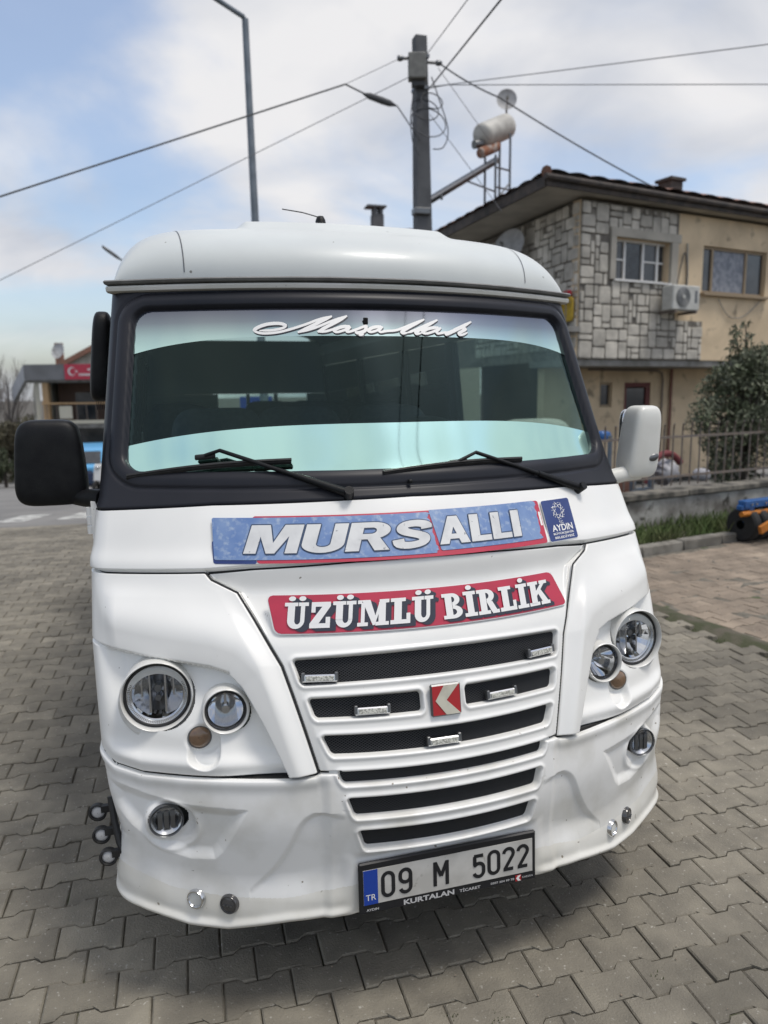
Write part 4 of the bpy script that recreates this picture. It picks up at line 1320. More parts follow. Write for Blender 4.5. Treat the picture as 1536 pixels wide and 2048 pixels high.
# back wall with three small panes
ex0 = .84
RW = [(-.20, .07), (.10, .335), (.37, .66)]
zr0, zr1 = 1.37, 1.72
g = G()
g.box((0, YB - .02, .95), (1.80, .04, .84 - .004)); g.box((0, YB - .02, 1.97), (1.72, .04, .50))
xsr = [-.88, -.20, .07, .10, .335, .37, .66, .88]
for i in range(0, 8, 2): g.box(((xsr[i] + xsr[i + 1]) / 2, YB - .02, 1.545), (xsr[i + 1] - xsr[i], .04, .346))
rear = g.build('back_wall', 'paint', bus)
for a, b in RW: G().box(((a + b) / 2, YB - .02, 1.545), (b - a, .006, .346)).build('rear_window', 'glass_side', rear)
und = G().prism([(-.78, 2.25), (-.55, 2.06), (-.25, 1.97), (.25, 1.97), (.55, 2.06), (.78, 2.25), (.80, 3.0), (.60, 3.0), (.60, 3.95), (.84, 3.95), (.84, YB - .1), (-.84, YB - .1), (-.84, 3.95), (-.60, 3.95), (-.60, 3.0), (-.84, 3.0)], (0, 0, .215), (1, 0, 0), (0, 1, 0), (0, 0, .05)).build('underbody', 'black_rubber', bus, None)  # low floor pan, added to keep the ground under the nose dark
G().cyl((-.75, 3.45, .347), (.75, 3.45, .347), .05).build('axle', 'steel_dark', und)
g = G()
g.box((0, 4.9, .50), (1.78, 4.8, .06))
g.build('cabin_floor', 'interior', bus)
V = [];  # inner lining under the roof
Xl, Sl = np.meshgrid(.80 * np.sin(np.linspace(-1.5, 1.5, 30)), np.linspace(.12, 4.85, 14))
mkquads('head_lining', np.stack([Xl, 2.46 + .3 * Xl ** 2 + Sl, roofz(Xl, Sl) - .06 - .02 * (np.abs(Xl) / .8)], -1).reshape(-1, 3), gridq(14, 30), 'interior', bus)
g = G().sq((0, 2.86, 1.27), (.80, .34, .17), .35, .35, 40, 14)
dash = g.build('dashboard', 'interior', bus, 60)
G().box((0, 2.70, .86), (1.6, .05, .80)).build('bulkhead', 'interior', bus)
sw = Vector((.42, 3.02, 1.46)); sa = Vector((0, -.75, .75)).normalized()
ex_, ey_, ez_ = basis(sa)
g = G().tube([sw + (ex_ * math.cos(a) + ey_ * math.sin(a)) * .20 for a in np.linspace(0, 2 * PI, 33)], .013, 8, False)
for a in (0, 2.1, 4.2): g.tube([sw - sa * .02, sw + (ex_ * math.cos(a) + ey_ * math.sin(a)) * .20], .011, 6)
g.cyl(sw - sa * .30, sw, .035, .05, 14)
g.build('steering_wheel', 'interior', bus, 50)
def seat(x, y):
    g = G().sq((x, y, .92), (.24, .26, .09), .4, .4, 24, 10)
    st = g.build('seat', 'seat_fabric', bus, 60)
    G().sq((x, y + .26, 1.30), (.23, .075, .36), .4, .4, 24, 14, (1, 0, 0), (0, .97, -.2), (0, .2, .97)).build('backrest', 'seat_fabric', st, 60)
    G().cyl((x, y, .53), (x, y, .86), .06, .06, 10).build('seat_post', 'interior', st)
seat(.45, 3.55); seat(-.45, 3.45); seat(-.05, 3.45)
for yy in (4.35, 5.1, 5.85, 6.6):
    for xx in (-.60, .22, .62): seat(xx, yy)

# ---- mirrors
def fnL(x, y, z): return x * (1 - .10 * (z / .14)), y, z
ml = G().sq((-1.062, 2.60, 1.508), (.104, .060, .138), .42, .42, 44, 24, fn=fnL).build('wing_mirror', 'black_plastic', bus, 180)
G().tube([(-1.02, 2.60, 1.405), (-.96, 2.56, 1.392), (-.90, 2.50, 1.392)], [.032, .030, .034], 12).build('mirror_arm', 'black_plastic', ml, 60)
G().sq((-1.062, 2.652, 1.508), (.088, .012, .12), .35, .35, 28, 10).build('mirror_glass', 'chrome', ml, 60)
ml['label'] = 'large black plastic mirror housing'
def fnR(x, y, z): return x * (1 - .12 * (z / .14)) + .012 * (z / .14), y, z
mr = G().sq((1.052, 2.47, 1.520), (.063, .060, .138), .40, .42, 44, 24, fn=fnR).build('wing_mirror', 'plastic_white', bus, 180)
mr['label'] = 'white mirror housing on a stub arm'
G().tube([(1.045, 2.47, 1.41), (.98, 2.46, 1.398), (.90, 2.45, 1.385)], [.040, .030, .032], 12).build('mirror_arm', 'plastic_white', mr, 60)
G().sq((1.058, 2.522, 1.520), (.058, .014, .125), .35, .35, 28, 10).build('mirror_glass', 'chrome', mr, 60)
G().sq((1.078, 2.417, 1.462), (.026, .012, .016), 1, 1, 28, 10, (.95, .0, .30), (.0, 1, 0), (-.30, 0, .95)).build('mirror_marker', 'steel_dark', mr, 60)
# upright black deflector with a bristle strip on the near-side pillar
df = G().sq((-.905, 2.93, 1.858), (.036, .10, .158), .4, .5, 28, 20, fn=lambda x, y, z: (x * (1 - .15 * z / .16) + .012 * (z / .16), y, z)).build('pillar_deflector', 'black_plastic', bus, 180)
g = G()
for k in range(9):
    x = -.934 + k * .006
    g.tube([(x, 2.90 + .006 * (k % 3), 1.705), (x + .001, 2.90, 1.668 + .004 * (k % 2))], .0011, 4)
g.build('bristle', 'black_plastic', df)
# door hinges on both front corners, and the hinge lugs lower down
for s in (-1, 1):
    g = G()
    for k in range(3): g.cyl((s * .945, 2.50, 1.285 + k * .030), (s * .945, 2.50, 1.310 + k * .030), .012 if s < 0 else .010, n=12)
    g.box((s * .93, 2.50, 1.33), (.02, .04, .12))
    g.build('door_hinge', 'paint', bus)
g = G().box((-.932, 2.42, .80), (.022, .03, .07), bev=.006); g.box((-.936, 2.425, .755), (.014, .02, .02)); g.build('door_lug', 'paint', bus)
# rubber bracket with three round side lamps
brk = G()
P3 = [(-.953, 2.16, .515), (-.943, 2.12, .465), (-.925, 2.085, .415)]
brk.tube([(-.912, 2.13, .575), (-.905, 2.11, .51), (-.893, 2.085, .455), (-.872, 2.06, .405), (-.858, 2.045, .385)], .010, 8)
for p in P3:
    a = Vector((-.15, -1, .0)).normalized()
    brk.lathe([(.022, -.012), (.026, -.008), (.026, .006), (.021, .008), (.0185, .002)], p, a, 24)
    brk.box(Vector(p) + Vector((.03, -.005, .012)), (.04, .016, .02))
side = brk.build('side_lamp_bracket', 'black_rubber', bus, 40)
for p in P3:
    a = Vector((-.15, -1, .0)).normalized()
    G().lathe([(.019, -.004), (.018, .002), (.012, .005), (.001, .006)], p, a, 20).build('side_lamp', 'print_grey', side, 60)
# ================================================================== street: house, wall, poles, wires, far buildings
pmat('plaster', (.72, .575, .39), .9, c2=(.62, .49, .33), vscale=1.3, lo=.35, hi=.7, c3=(.30, .24, .17), sscale=3.2, slo=.60, shi=.74, bump=.15, bscale=60, detail=9, world=True, stain=.22, stscale=.9)
pmat('stone_white', (.60, .565, .495), .85, c2=(.44, .415, .365), vscale=5, lo=.35, hi=.72, bump=.4, bscale=30, rnd=.20, world=True, stain=.25, stscale=2.)
pmat('mortar', (.24, .22, .19), .95, c2=(.13, .12, .105), vscale=6)
pmat('roof_tile', (.27, .125, .085), .85, c2=(.16, .095, .07), vscale=7, lo=.35, hi=.65, bump=.3, bscale=30)
pmat('fascia', (.048, .042, .040), .8, c2=(.085, .07, .06), vscale=5)
pmat('soffit', (.44, .415, .36), .9, c2=(.33, .31, .27), vscale=1.5)
pmat('window_frame', (.70, .70, .69), .4)
pmat('frame_brown', (.30, .23, .15), .6)
pmat('door_red', (.11, .022, .020), .6)
pmat('dark_pane', (.030, .036, .042), .12, c2=(.055, .06, .065), vscale=2.5, coat=.4)
pmat('curtain', (.30, .32, .36), .9, c2=(.18, .20, .24), vscale=9)
pmat('concrete', (.26, .255, .24), .9, c2=(.17, .165, .15), vscale=4, bump=.3, bscale=40)
pmat('concrete_dark', (.105, .11, .118), .85, c2=(.075, .079, .086), vscale=3, bump=.2, bscale=30)
pmat('wall_paint', (.42, .415, .385), .9, c2=(.14, .13, .115), vscale=2.6, lo=.40, hi=.62, c3=(.055, .05, .042), sscale=5.5, slo=.60, shi=.68, bump=.3, bscale=40, detail=10)
pmat('coping', (.20, .185, .155), .9, c2=(.05, .048, .042), vscale=4, lo=.4, hi=.6, bump=.3, bscale=50)
pmat('galvanised', (.19, .22, .25), .5, metal=.35, c2=(.14, .165, .19), vscale=3)
pmat('cable', (.07, .073, .08), .7)
pmat('cable_thin', (.20, .205, .22), .7)
pmat('box_grey', (.20, .20, .185), .6, c2=(.15, .15, .14), vscale=8)
pmat('tank', (.50, .49, .45), .5, c2=(.36, .35, .32), vscale=4)
pmat('rust', (.26, .11, .06), .8, c2=(.40, .36, .32), vscale=5, lo=.45, hi=.6)
pmat('solar', (.05, .07, .10), .15, coat=.5)
pmat('dish_grey', (.46, .46, .46), .6, c2=(.36, .36, .36), vscale=6)
pmat('iron', (.15, .135, .125), .7, c2=(.19, .15, .12), vscale=20)
pmat('iron_blue', (.11, .15, .20), .6, c2=(.16, .17, .18), vscale=12)
pmat('pipe', (.20, .10, .075), .7)
pmat('ac_white', (.52, .52, .49), .5, c2=(.44, .44, .41), vscale=6)
pmat('cloth_yellow', (.52, .36, .04), .9, c2=(.40, .27, .04), vscale=14)
pmat('cloth_red', (.35, .03, .04), .9)
pmat('sack', (.42, .42, .44), .8, c2=(.30, .30, .33), vscale=6)
pmat('tarp_red', (.17, .04, .045), .8)
pmat('leaf', (.085, .105, .055), .6, c2=(.15, .165, .11), vscale=5, lo=.4, hi=.65, tone=.5)
pmat('leaf_dark', (.035, .050, .022), .7, c2=(.06, .07, .035), vscale=1.5, tone=.5)
pmat('hedge_leaf', (.10, .095, .055), .8, c2=(.14, .125, .085), vscale=.5, tone=.4)
pmat('bark', (.075, .062, .05), .9, bump=.5, bscale=30)
pmat('twig', (.16, .145, .135), .9)
pmat('blue_metal', (.010, .095, .30), .45, c2=(.012, .075, .24), vscale=8, coat=.2)
pmat('orange_metal', (.46, .16, .012), .5, c2=(.38, .12, .01), vscale=8)
pmat('van_blue', (.10, .35, .62), .4, coat=.3)
pmat('van_navy', (.012, .025, .07), .4, coat=.3)
pmat('car_white', (.62, .62, .60), .4, coat=.3)
pmat('parapet', (.17, .175, .185), .8, c2=(.13, .135, .14), vscale=1)
pmat('parapet_pale', (.40, .41, .43), .8, c2=(.33, .34, .36), vscale=1)
pmat('cream', (.50, .48, .40), .85)
pmat('ochre', (.42, .28, .15), .85)
pmat('brown_wall', (.12, .075, .055), .9, c2=(.09, .06, .045), vscale=1)
pmat('board_red', (.42, .035, .065), .6)
pmat('board_white', (.60, .58, .58), .6)
pmat('rubber_grey', (.03, .03, .032), .8)
glassmat('window_glass', (.55, .58, .60), 0., 1.5)

def v3(p, z): return Vector((p[0], p[1], z))
K = np.array([7.224, 13.311])                # house corner
HB = np.array([-.036, 1.0]); HB /= np.linalg.norm(HB)
OUTA = np.array([HA[1], -HA[0]])             # out of the street front
OUTB = np.array([-HB[1], HB[0]]) * 1.0
OUTB = np.array([-1.0, -.036]); OUTB /= np.linalg.norm(OUTB)
GH = float(zg(13.3)) - .05                   # ground at the house
house = root('stone_house', (9.6, 16.5, GH), 'two-storey house with stone-clad corner, ochre plaster and red tiled roof', 'house')
A3 = Vector((*HA, 0)); B3 = Vector((*HB, 0)); OA3 = Vector((*OUTA, 0)); OB3 = Vector((*OUTB, 0)); UP = Vector((0, 0, 1))
K3 = Vector((*K, 0))
def pa(s, z, o=0.): return K3 + A3 * s + UP * z + OA3 * o
def pb(s, z, o=0.): return K3 + B3 * s + UP * z + OB3 * o
Z0, Z1 = 2.33, 5.34                          # upper storey
LA, LB = 8.5, 8.5
# upper storey: wall slabs with the window openings left open
W1 = (.90, 2.46, 3.90, 4.72)                 # s0 s1 z0 z1
W2 = (3.50, 5.62, 3.77, 4.76)
def wall_with_holes(name, mat, pf, out, s0, s1, z0, z1, holes, th=.22, parent=house):
    g = G(); cur = s0
    axx = (pf(1, 0) - pf(0, 0)).normalized()
    def slab_(a, b, c, d):
        if b - a > .01 and d - c > .01:
            g.box(pf((a + b) / 2, (c + d) / 2, -th / 2), (b - a, th, d - c), axx, out, UP)
    for (a, b, c, d) in sorted(holes):
        slab_(cur, a, z0, z1); slab_(a, b, z0, c); slab_(a, b, d, z1); cur = b
    slab_(cur, s1, z0, z1)
    return g.build(name, mat, parent, None)
wA = wall_with_holes('front_wall', 'plaster', pa, OA3, 0.0, LA, Z0, Z1, [W1, W2])
wB = wall_with_holes('side_wall', 'mortar', pb, OB3, 0.22, LB, Z0, Z1, [])
mA = G()
for a, b, c, d in ((.0, W1[0] - .0, Z0, Z1), (W1[0], 2.70, Z0, W1[2]), (W1[0], 2.70, W1[3], Z1), (2.70, 3.56, Z0, 3.16)):
    mA.box(pa((a + b) / 2, (c + d) / 2, .006), (b - a, .012, d - c), A3, OA3, UP)
mA = mA.build('mortar_bed', 'mortar', wA, None)
# irregular squared stones, each one a piece of its own
unit = G().box((0, 0, 0), (1, 1, 1), bev=.10)
stone_me = bpy.data.meshes.new('stone')
stone_me.from_pydata([tuple(v) for v in unit.V], [], unit.F); finish(stone_me, 'stone_white', None)
def stones(pf, ax, out, s0, s1, z0, z1, holes, parent, cell=.118, limit=999, seed=1):
    R_ = random.Random(seed)
    nx = int((s1 - s0) / cell); nz = int((z1 - z0) / cell)
    cx = (s1 - s0) / nx; cz = (z1 - z0) / nz
    occ = [[False] * nz for _ in range(nx)]
    for i in range(nx):
        for j in range(nz):
            s = s0 + (i + .5) * cx; z = z0 + (j + .5) * cz
            if any(a < s < b and c < z < d for a, b, c, d in holes): occ[i][j] = True
    cnt = 0
    order = [(i, j) for j in range(nz) for i in range(nx)]
    for i, j in order:
        if occ[i][j]: continue
        wq, hq = R_.choice([(2, 2), (3, 2), (2, 3), (3, 3), (2, 1), (3, 1), (1, 2), (2, 2), (1, 1), (3, 2)])
        def free(w_, h_): return i + w_ <= nx and j + h_ <= nz and all(not occ[i + a][j + b] for a in range(w_) for b in range(h_))
        while not free(wq, hq):
            if wq > 1 and (wq >= hq or hq == 1): wq -= 1
            elif hq > 1: hq -= 1
            else: break
        for a in range(wq):
            for b in range(hq): occ[i + a][j + b] = True
        if wq * hq == 1 and R_.random() < .35: continue
        if cnt >= limit: continue
        c = pf(s0 + (i + wq / 2) * cx, z0 + (j + hq / 2) * cz, .018 + R_.uniform(-.006, .008))
        o = bpy.data.objects.new('stone', stone_me)
        rz = Matrix((ax, out, UP)).transposed().to_4x4()
        o.matrix_world = Matrix.Translation(c) @ rz @ Matrix.Rotation(R_.gauss(0, .02), 4, 'Y') @ Matrix.Diagonal((wq * cx - R_.uniform(.022, .04), .05, hq * cz - R_.uniform(.022, .04), 1))
        col.objects.link(o); mwl = o.matrix_world.copy(); o.parent = parent; o.matrix_world = mwl
        cnt += 1
    return cnt
stones(pa, A3, OA3, .0, 3.56, Z0, Z1 - .02, [(W1[0] - .16, W1[1] + .30, W1[2] - .06, W1[3] + .18), (2.60, 4, 3.16, 6)], wA, seed=3)
stones(pb, B3, OB3, .02, 4.6, Z0 + .2, Z1 - .02, [], wB, limit=240, seed=5)
# window surrounds, frames and panes
g = G()
a, b, c, d = W1
g.box(pa((a + b) / 2 + .06, d + .09, .02), (b - a + .42, .10, .17), A3, OA3, UP)
g.box(pa(a - .075, (c + d) / 2, .02), (.14, .098, d - c), A3, OA3, UP); g.box(pa(b + .10, (c + d) / 2 - .02, .02), (.19, .098, d - c + .04), A3, OA3, UP)
sur = g.build('window_surround', 'soffit', house, 30)
def window(hole, cols, mat, panes, dep=-.14, fr=.05, bars=()):
    a, b, c, d = hole; g = G()
    for z in (c + fr / 2, d - fr / 2): g.box(pa((a + b) / 2, z, dep), (b - a - .004, .05, fr - .002), A3, OA3, UP)
    for s in cols: g.box(pa(s, (c + d) / 2, dep + .004), (fr, .054, d - c - .004), A3, OA3, UP)
    for s0_, s1_, z in bars: g.box(pa((s0_ + s1_) / 2, z, dep + .004), (s1_ - s0_, .04, .03), A3, OA3, UP)
    wn = g.build('window', mat, house, None)
    for s0_, s1_, pm in panes:
        G().box(pa((s0_ + s1_) / 2, (c + d) / 2, dep - .012), (s1_ - s0_, .008, d - c - .01), A3, OA3, UP).build('pane', pm, wn, None)
    return wn
w1 = window(W1, (W1[0] + .025, 1.30, 1.82, 2.24), 'window_frame', [(.93, 1.29, 'dark_pane'), (1.31, 1.81, 'window_glass'), (1.83, 2.43, 'dark_pane')], bars=((.92, 1.29, 4.32), (1.84, 2.42, 4.32)))
V = []
for i in range(60):
    s = 1.31 + i * .5 / 59
    for z in (3.92, 4.70): V.append(pa(s, z, -.20 + .012 * math.sin(i * 1.3)))
mk('curtain', V, [(2 * i, 2 * i + 2, 2 * i + 3, 2 * i + 1) for i in range(59)], 'curtain', w1, 60)
g = G().box(pa(1.68, 3.885, .03), (1.62, .10, .03), A3, OA3, UP); g.build('window_sill', 'window_frame', w1)
w2 = window(W2, (W2[0] + .03, 3.86, 4.98, W2[1] - .03), 'frame_brown', [(3.53, 3.84, 'dark_pane'), (3.86, 5.0, 'curtain'), (5.0, 5.60, 'dark_pane')], dep=-.08, fr=.06)
G().box(pa(4.56, 3.74, .05), (2.24, .14, .05), A3, OA3, UP).build('window_sill', 'frame_brown', w2)
# ground floor set back under the upper storey
def pg(s, z, o=0.): return pa(s, z, -1.2 + o)
D1 = (2.56, 3.40, GH, 1.87); SW = (1.80, 2.18, 1.32, 1.88)
gf = wall_with_holes('ground_floor_wall', 'plaster', pg, OA3, 0.2, LA, GH, Z0 - .14, [SW, D1])
G().box(pa(LA / 2, Z0 - .07, -.75), (LA, 1.44, .13), A3, OA3, UP).build('balcony_slab', 'concrete', house, None)
g = G(); a, b, c, d = D1
g.box(pg((a + b) / 2, d - .05, -.05), (b - a - .004, .08, .10), A3, OA3, UP); g.box(pg(a + .04, (c + d) / 2 - .05, -.05), (.08, .08, d - c - .11), A3, OA3, UP); g.box(pg(b - .07, (c + d) / 2 - .05, -.05), (.14, .08, d - c - .11), A3, OA3, UP)
dr = g.build('door_frame', 'door_red', house, None)
G().box(pg((a + b) / 2 - .03, (c + d) / 2 - .06, -.06), (b - a - .24, .03, d - c - .14), A3, OA3, UP).build('door', 'dark_pane', house, None)
a, b, c, d = SW
g = G()
for z in (c + .03, d - .03): g.box(pg((a + b) / 2, z, -.06), (b - a - .004, .06, .055), A3, OA3, UP)
for s in (a + .03, b - .03): g.box(pg(s, (c + d) / 2, -.06), (.055, .06, d - c - .12), A3, OA3, UP)
swn = g.build('window', 'frame_brown', house, None)
G().box(pg((a + b) / 2, (c + d) / 2, -.08), (b - a, .01, d - c), A3, OA3, UP).build('pane', 'dark_pane', swn, None)
G().tube([pg(4.02, GH, .06), pg(4.02, 2.18, .06)], .035, 8).build('drain_pipe', 'pipe', house)
G().tube([pg(3.74, GH, .05), pg(3.74, 1.95, .05), pg(3.70, 2.08, .05), pg(3.55, 2.14, .05), pg(1.4, 2.16, .05)], .022, 8).build('cable_pipe', 'iron', house)
G().tube([pa(2.98, 3.4, .03), pa(3.0, 4.1, .03), pa(2.96, 4.75, .03)], .02, 6).build('wall_pipe', 'soffit', house)
# interior block so that openings are dark rooms, not holes to the sky
G().box(K3 + A3 * 4.4 + B3 * 5 + UP * 3.0, (8.0, .1, 6.0), A3, OA3, UP).build('inner_wall', 'brown_wall', house, None)
G().box(pa(LA, 2.6, -4.2), (.2, 8.3, 5.4), A3, OA3, UP).build('end_wall', 'plaster', house, None)
# roof: deep eaves, dark fascia, tiles
ov = (.28, 1.02)
ce = Vector(np.append(np.linalg.solve(np.array([OUTA, OUTB]), np.array([K @ OUTA + ov[0], K @ OUTB + ov[1]])), 0))
ze = 5.40
def er(a, b, z): return ce + A3 * a + B3 * b + UP * z
g = G()
g.add([er(0, 0, ze), er(LA + 1.5, 0, ze), er(LA + 1.5, LB + 1.6, ze), er(0, LB + 1.6, ze)], [(3, 2, 1, 0)])
g.build('soffit', 'soffit', house, None)
g = G()
g.box(er((LA + 1.5) / 2, -.012, ze + .085), (LA + 1.52, .05, .19), A3, OA3, UP); g.box(er(-.012, (LB + 1.6) / 2 + .03, ze + .085), (LB + 1.6, .05, .188), B3, OB3, UP)
g.build('fascia_board', 'fascia', house, None)
G().tube([er(-.1, -.08, ze + .14), er(LA + 1.5, -.08, ze + .11)], .055, 8).build('roof_gutter', 'fascia', house)
# low hip roof of corrugated tile
apx = er(4.8, 5.0, ze + 1.5)
nu_, nv_ = 260, 14
V = []
for j in range(nv_):
    v = j / (nv_ - 1)
    for i in range(nu_):
        u = i / (nu_ - 1)
        base = er(-.06 + u * (LA + 1.6), -.10, ze + .24)
        top = er(3.2 + u * 3.6, 5.0, ze + 1.65)
        p = base.lerp(top, v)
        V.append(p + UP * (.035 * abs(math.sin(u * 62)) + .018 * ((j * 3) % 2)))
mk('roof_tiles', V, [(j * nu_ + i, j * nu_ + i + 1, (j + 1) * nu_ + i + 1, (j + 1) * nu_ + i) for j in range(nv_ - 1) for i in range(nu_ - 1)], 'roof_tile', house, 60)
V = []
for j in range(nv_):
    v = j / (nv_ - 1)
    for i in range(nu_):
        u = i / (nu_ - 1)
        p = er(-.10, -.06 + u * (LB + 1.6), ze + .20).lerp(er(3.2, 5.0, ze + 1.65), v)
        V.append(p + UP * (.035 * abs(math.sin(u * 62))))
mk('roof_tiles', V, [(j * nu_ + i, (j + 1) * nu_ + i, (j + 1) * nu_ + i + 1, j * nu_ + i + 1) for j in range(nv_ - 1) for i in range(nu_ - 1)], 'roof_tile', house, 60)
g = G().tube([er(-.07, -.07, ze + .22).lerp(er(3.2, 5.0, ze + 1.67), t) for t in np.linspace(0, 1, 10)], .10, 8); g.build('ridge_tiles', 'roof_tile', house, 60)
g = G().box(er(4.1, 1.0, ze + .52), (.36, .36, .50), A3, OA3, UP); g.box(er(4.1, 1.0, ze + .80), (.46, .46, .06), A3, OA3, UP)
g.build('chimney', 'fascia', house, None)
# railing spikes of the side balcony, seen past the bus roof
g = G()
g.box(pb(.9, 3.42, .22), (1.8, .04, .03), B3, OB3, UP)
rl = g.build('balcony_rail', 'iron', house)
for k in range(9):
    G().tube([pb(.1 + k * .2, 2.95, .22), pb(.1 + k * .2, 3.62, .22), pb(.1 + k * .2, 3.70, .22)], [.012, .012, .002], 6).build('railing_bar', 'iron', rl)
G().box(pb(.95, 2.90, .20), (2.0, .45, .10), B3, OB3, UP).build('side_balcony', 'concrete', house, None)
g = G().sq(pb(.30, 3.30, .10), (.27, .03, .24), .3, .5, 20, 12, B3, OB3, UP)
tag(g.build('hanging_cloth', 'cloth_yellow', None, 60), 'yellow cloth hung over the side balcony rail of the stone house', 'cloth')
tag(G().sq(pb(.22, 3.60, .12), (.12, .05, .07), .6, .6, 16, 10, B3, OB3, UP).build('red_bundle', 'cloth_red', None, 60), 'small red bundle on the balcony rail above the yellow cloth', 'cloth')
# air conditioner
ac = root('air_conditioner', pa(2.50, 3.35, .3), 'white outdoor air-conditioning unit bracketed under the stone house window', 'air conditioner')
G().box(pa(2.52, 3.57, .30), (.80, .30, .50), A3, OA3, UP, .02).build('casing', 'ac_white', ac)
fg = G().lathe([(.20, 0), (.20, .012), (.18, .014), (.05, .012), (.001, .012)], pa(2.42, 3.58, .452), OA3, 32).build('fan_grille', 'steel_dark', ac, 40)
g = G()
for r in (.06, .10, .14, .18): g.tube([pa(2.42, 3.58, .472) + (A3 * math.cos(a) + UP * math.sin(a)) * r for a in np.linspace(0, 2 * PI, 29)], .004, 4, False)
g.build('grille_ring', 'ac_white', ac)
G().lathe([(.04, .0), (.035, .01), (.001, .012)], pa(2.42, 3.58, .468), OA3, 16).build('fan_hub', 'ac_white', ac)
G().box(pa(2.80, 3.60, .4525), (.07, .006, .25), A3, OA3, UP).build('badge', 'steel_dark', ac)
for s in (2.22, 2.82): G().box(pa(s, 3.29, .22), (.04, .48, .05), A3, OA3, UP).build('bracket', 'iron', ac)
tag(G().tube(smooth_pts([tuple(pa(2.88, 3.70, .12)), tuple(pa(2.95, 4.2, .06)), tuple(pa(2.86, 4.55, .05)), tuple(pa(2.70, 4.0, .05)), tuple(pa(2.62, 3.78, .10))], 6), .012, 6).build('loose_cable', 'cable', None, 60), 'loose dark cable looping up the plaster beside the air-conditioning unit', 'cable')
tag(G().tube(smooth_pts([tuple(pa(4.0, 3.66, .04)), tuple(pa(4.4, 3.30, .03)), tuple(pa(4.9, 3.32, .03)), tuple(pa(5.5, 3.72, .03))], 6), .008, 6).build('sagging_wire', 'cable_thin', None, 60), 'thin wire sagging on the plaster under the wide brown window', 'wire')

# ---- satellite dishes
def dish(name, c, r, face, label, mat='dish_grey', mast=None):
    f = Vector(face).normalized(); c = Vector(c)
    o = root(name, c - Vector((0, 0, r)), label, 'satellite dish')
    G().lathe([(.001, 0), (r * .5, .03 * r), (r * .8, .10 * r), (r, .19 * r), (r * .99, .22 * r)], c, f, 28).build('reflector_dish', mat, o, 60)
    e = c + f * r * .9 - Vector((0, 0, r * .15))
    G().tube([c - Vector((0, 0, r * .95)) + f * .1 * r, e], .012, 6).build('feed_arm', 'iron', o)
    G().cyl(e - f * .05, e + f * .04, .035, .03, 10).build('feed_horn', 'box_grey', o)
    if mast is not None: G().tube([c - f * .03, Vector(mast)], .022, 8).build('mast', 'iron', o)
    return o
dish('satellite_dish', pb(2.10, 4.80, .40), .40, (-.9, -.5, .35), 'pale satellite dish on the stone side wall right above the bus roof', mast=pb(2.2, 4.7, .0))

# ---- solar water heater on the roof
sh = root('solar_water_heater', (6.4, 15.6, 6.0), 'rooftop solar water heater with cream tank on a steel frame', 'water heater')
T0, T1 = Vector((6.10, 15.55, 7.06)), Vector((6.95, 15.95, 7.50))
td = (T1 - T0).normalized()
G().lathe([(.001, -.02), (.20, .0), (.255, .05), (.26, .12), (.26, .83), (.255, .92), (.20, .98), (.001, 1.0)], T0, td, 32).build('tank', 'tank', sh, 50)
G().lathe([(.001, -.01), (.10, .0), (.11, .05), (.11, .55), (.10, .60), (.001, .61)], (6.02, 15.4, 6.68), td, 24).build('expansion_vessel', 'rust', sh, 50)
G().cyl((5.92, 15.5, 6.88), (6.10, 15.54, 6.92), .09, .09, 16).build('pump', 'steel_dark', sh)
# collector slopes down to the left
C0, C1 = Vector((4.45, 14.4, 5.42)), Vector((6.55, 15.7, 6.72))
cd = (C1 - C0).normalized(); cw = Vector((-.40, -.91, -.22)).normalized(); cn = cd.cross(cw).normalized()
if cn.z < 0: cn = -cn
pan = G().box((C0 + C1) / 2 + cw * -.47, ((C1 - C0).length, .95, .07), cd, cw, cn).build('collector_panel', 'solar', sh, None)
g = G()
for o_ in (0, -.94): g.tube([C0 + cw * o_ - cn * .03, C1 + cw * o_ - cn * .03], .045, 6)
for p in (C0, C1): g.tube([p - cn * .03, p - cw * .94 - cn * .03], .04, 6)
g.build('collector_frame', 'steel_dark', sh)
for q_, zt_ in (((6.40, 15.45), 6.7), ((6.82, 15.62), 7.2), ((6.40, 16.0), 6.8), ((6.82, 16.15), 7.2), ((4.78, 14.42), 5.55)):
    G().tube([(q_[0], q_[1], 5.45 if q_[0] < 5 else 5.6), (q_[0], q_[1], zt_)], .026, 6).build('frame_leg', 'steel_dark', sh)
g = G()
for z in (6.05, 6.45): g.tube([(6.40, 15.45, z), (6.82, 15.62, z)], .02, 6)
g.tube([(6.40, 15.45, 5.75), (6.82, 15.62, 6.2)], .018, 6); g.tube([(5.5, 15.1, 6.05), (6.40, 15.45, 5.95)], .018, 6)
g.build('frame_brace', 'steel_dark', sh)
dish('satellite_dish', (6.90, 16.0, 8.02), .22, (-.35, -.95, .1), 'small grey satellite dish on a mast above the rooftop water tank', mast=(6.88, 15.95, 7.45))

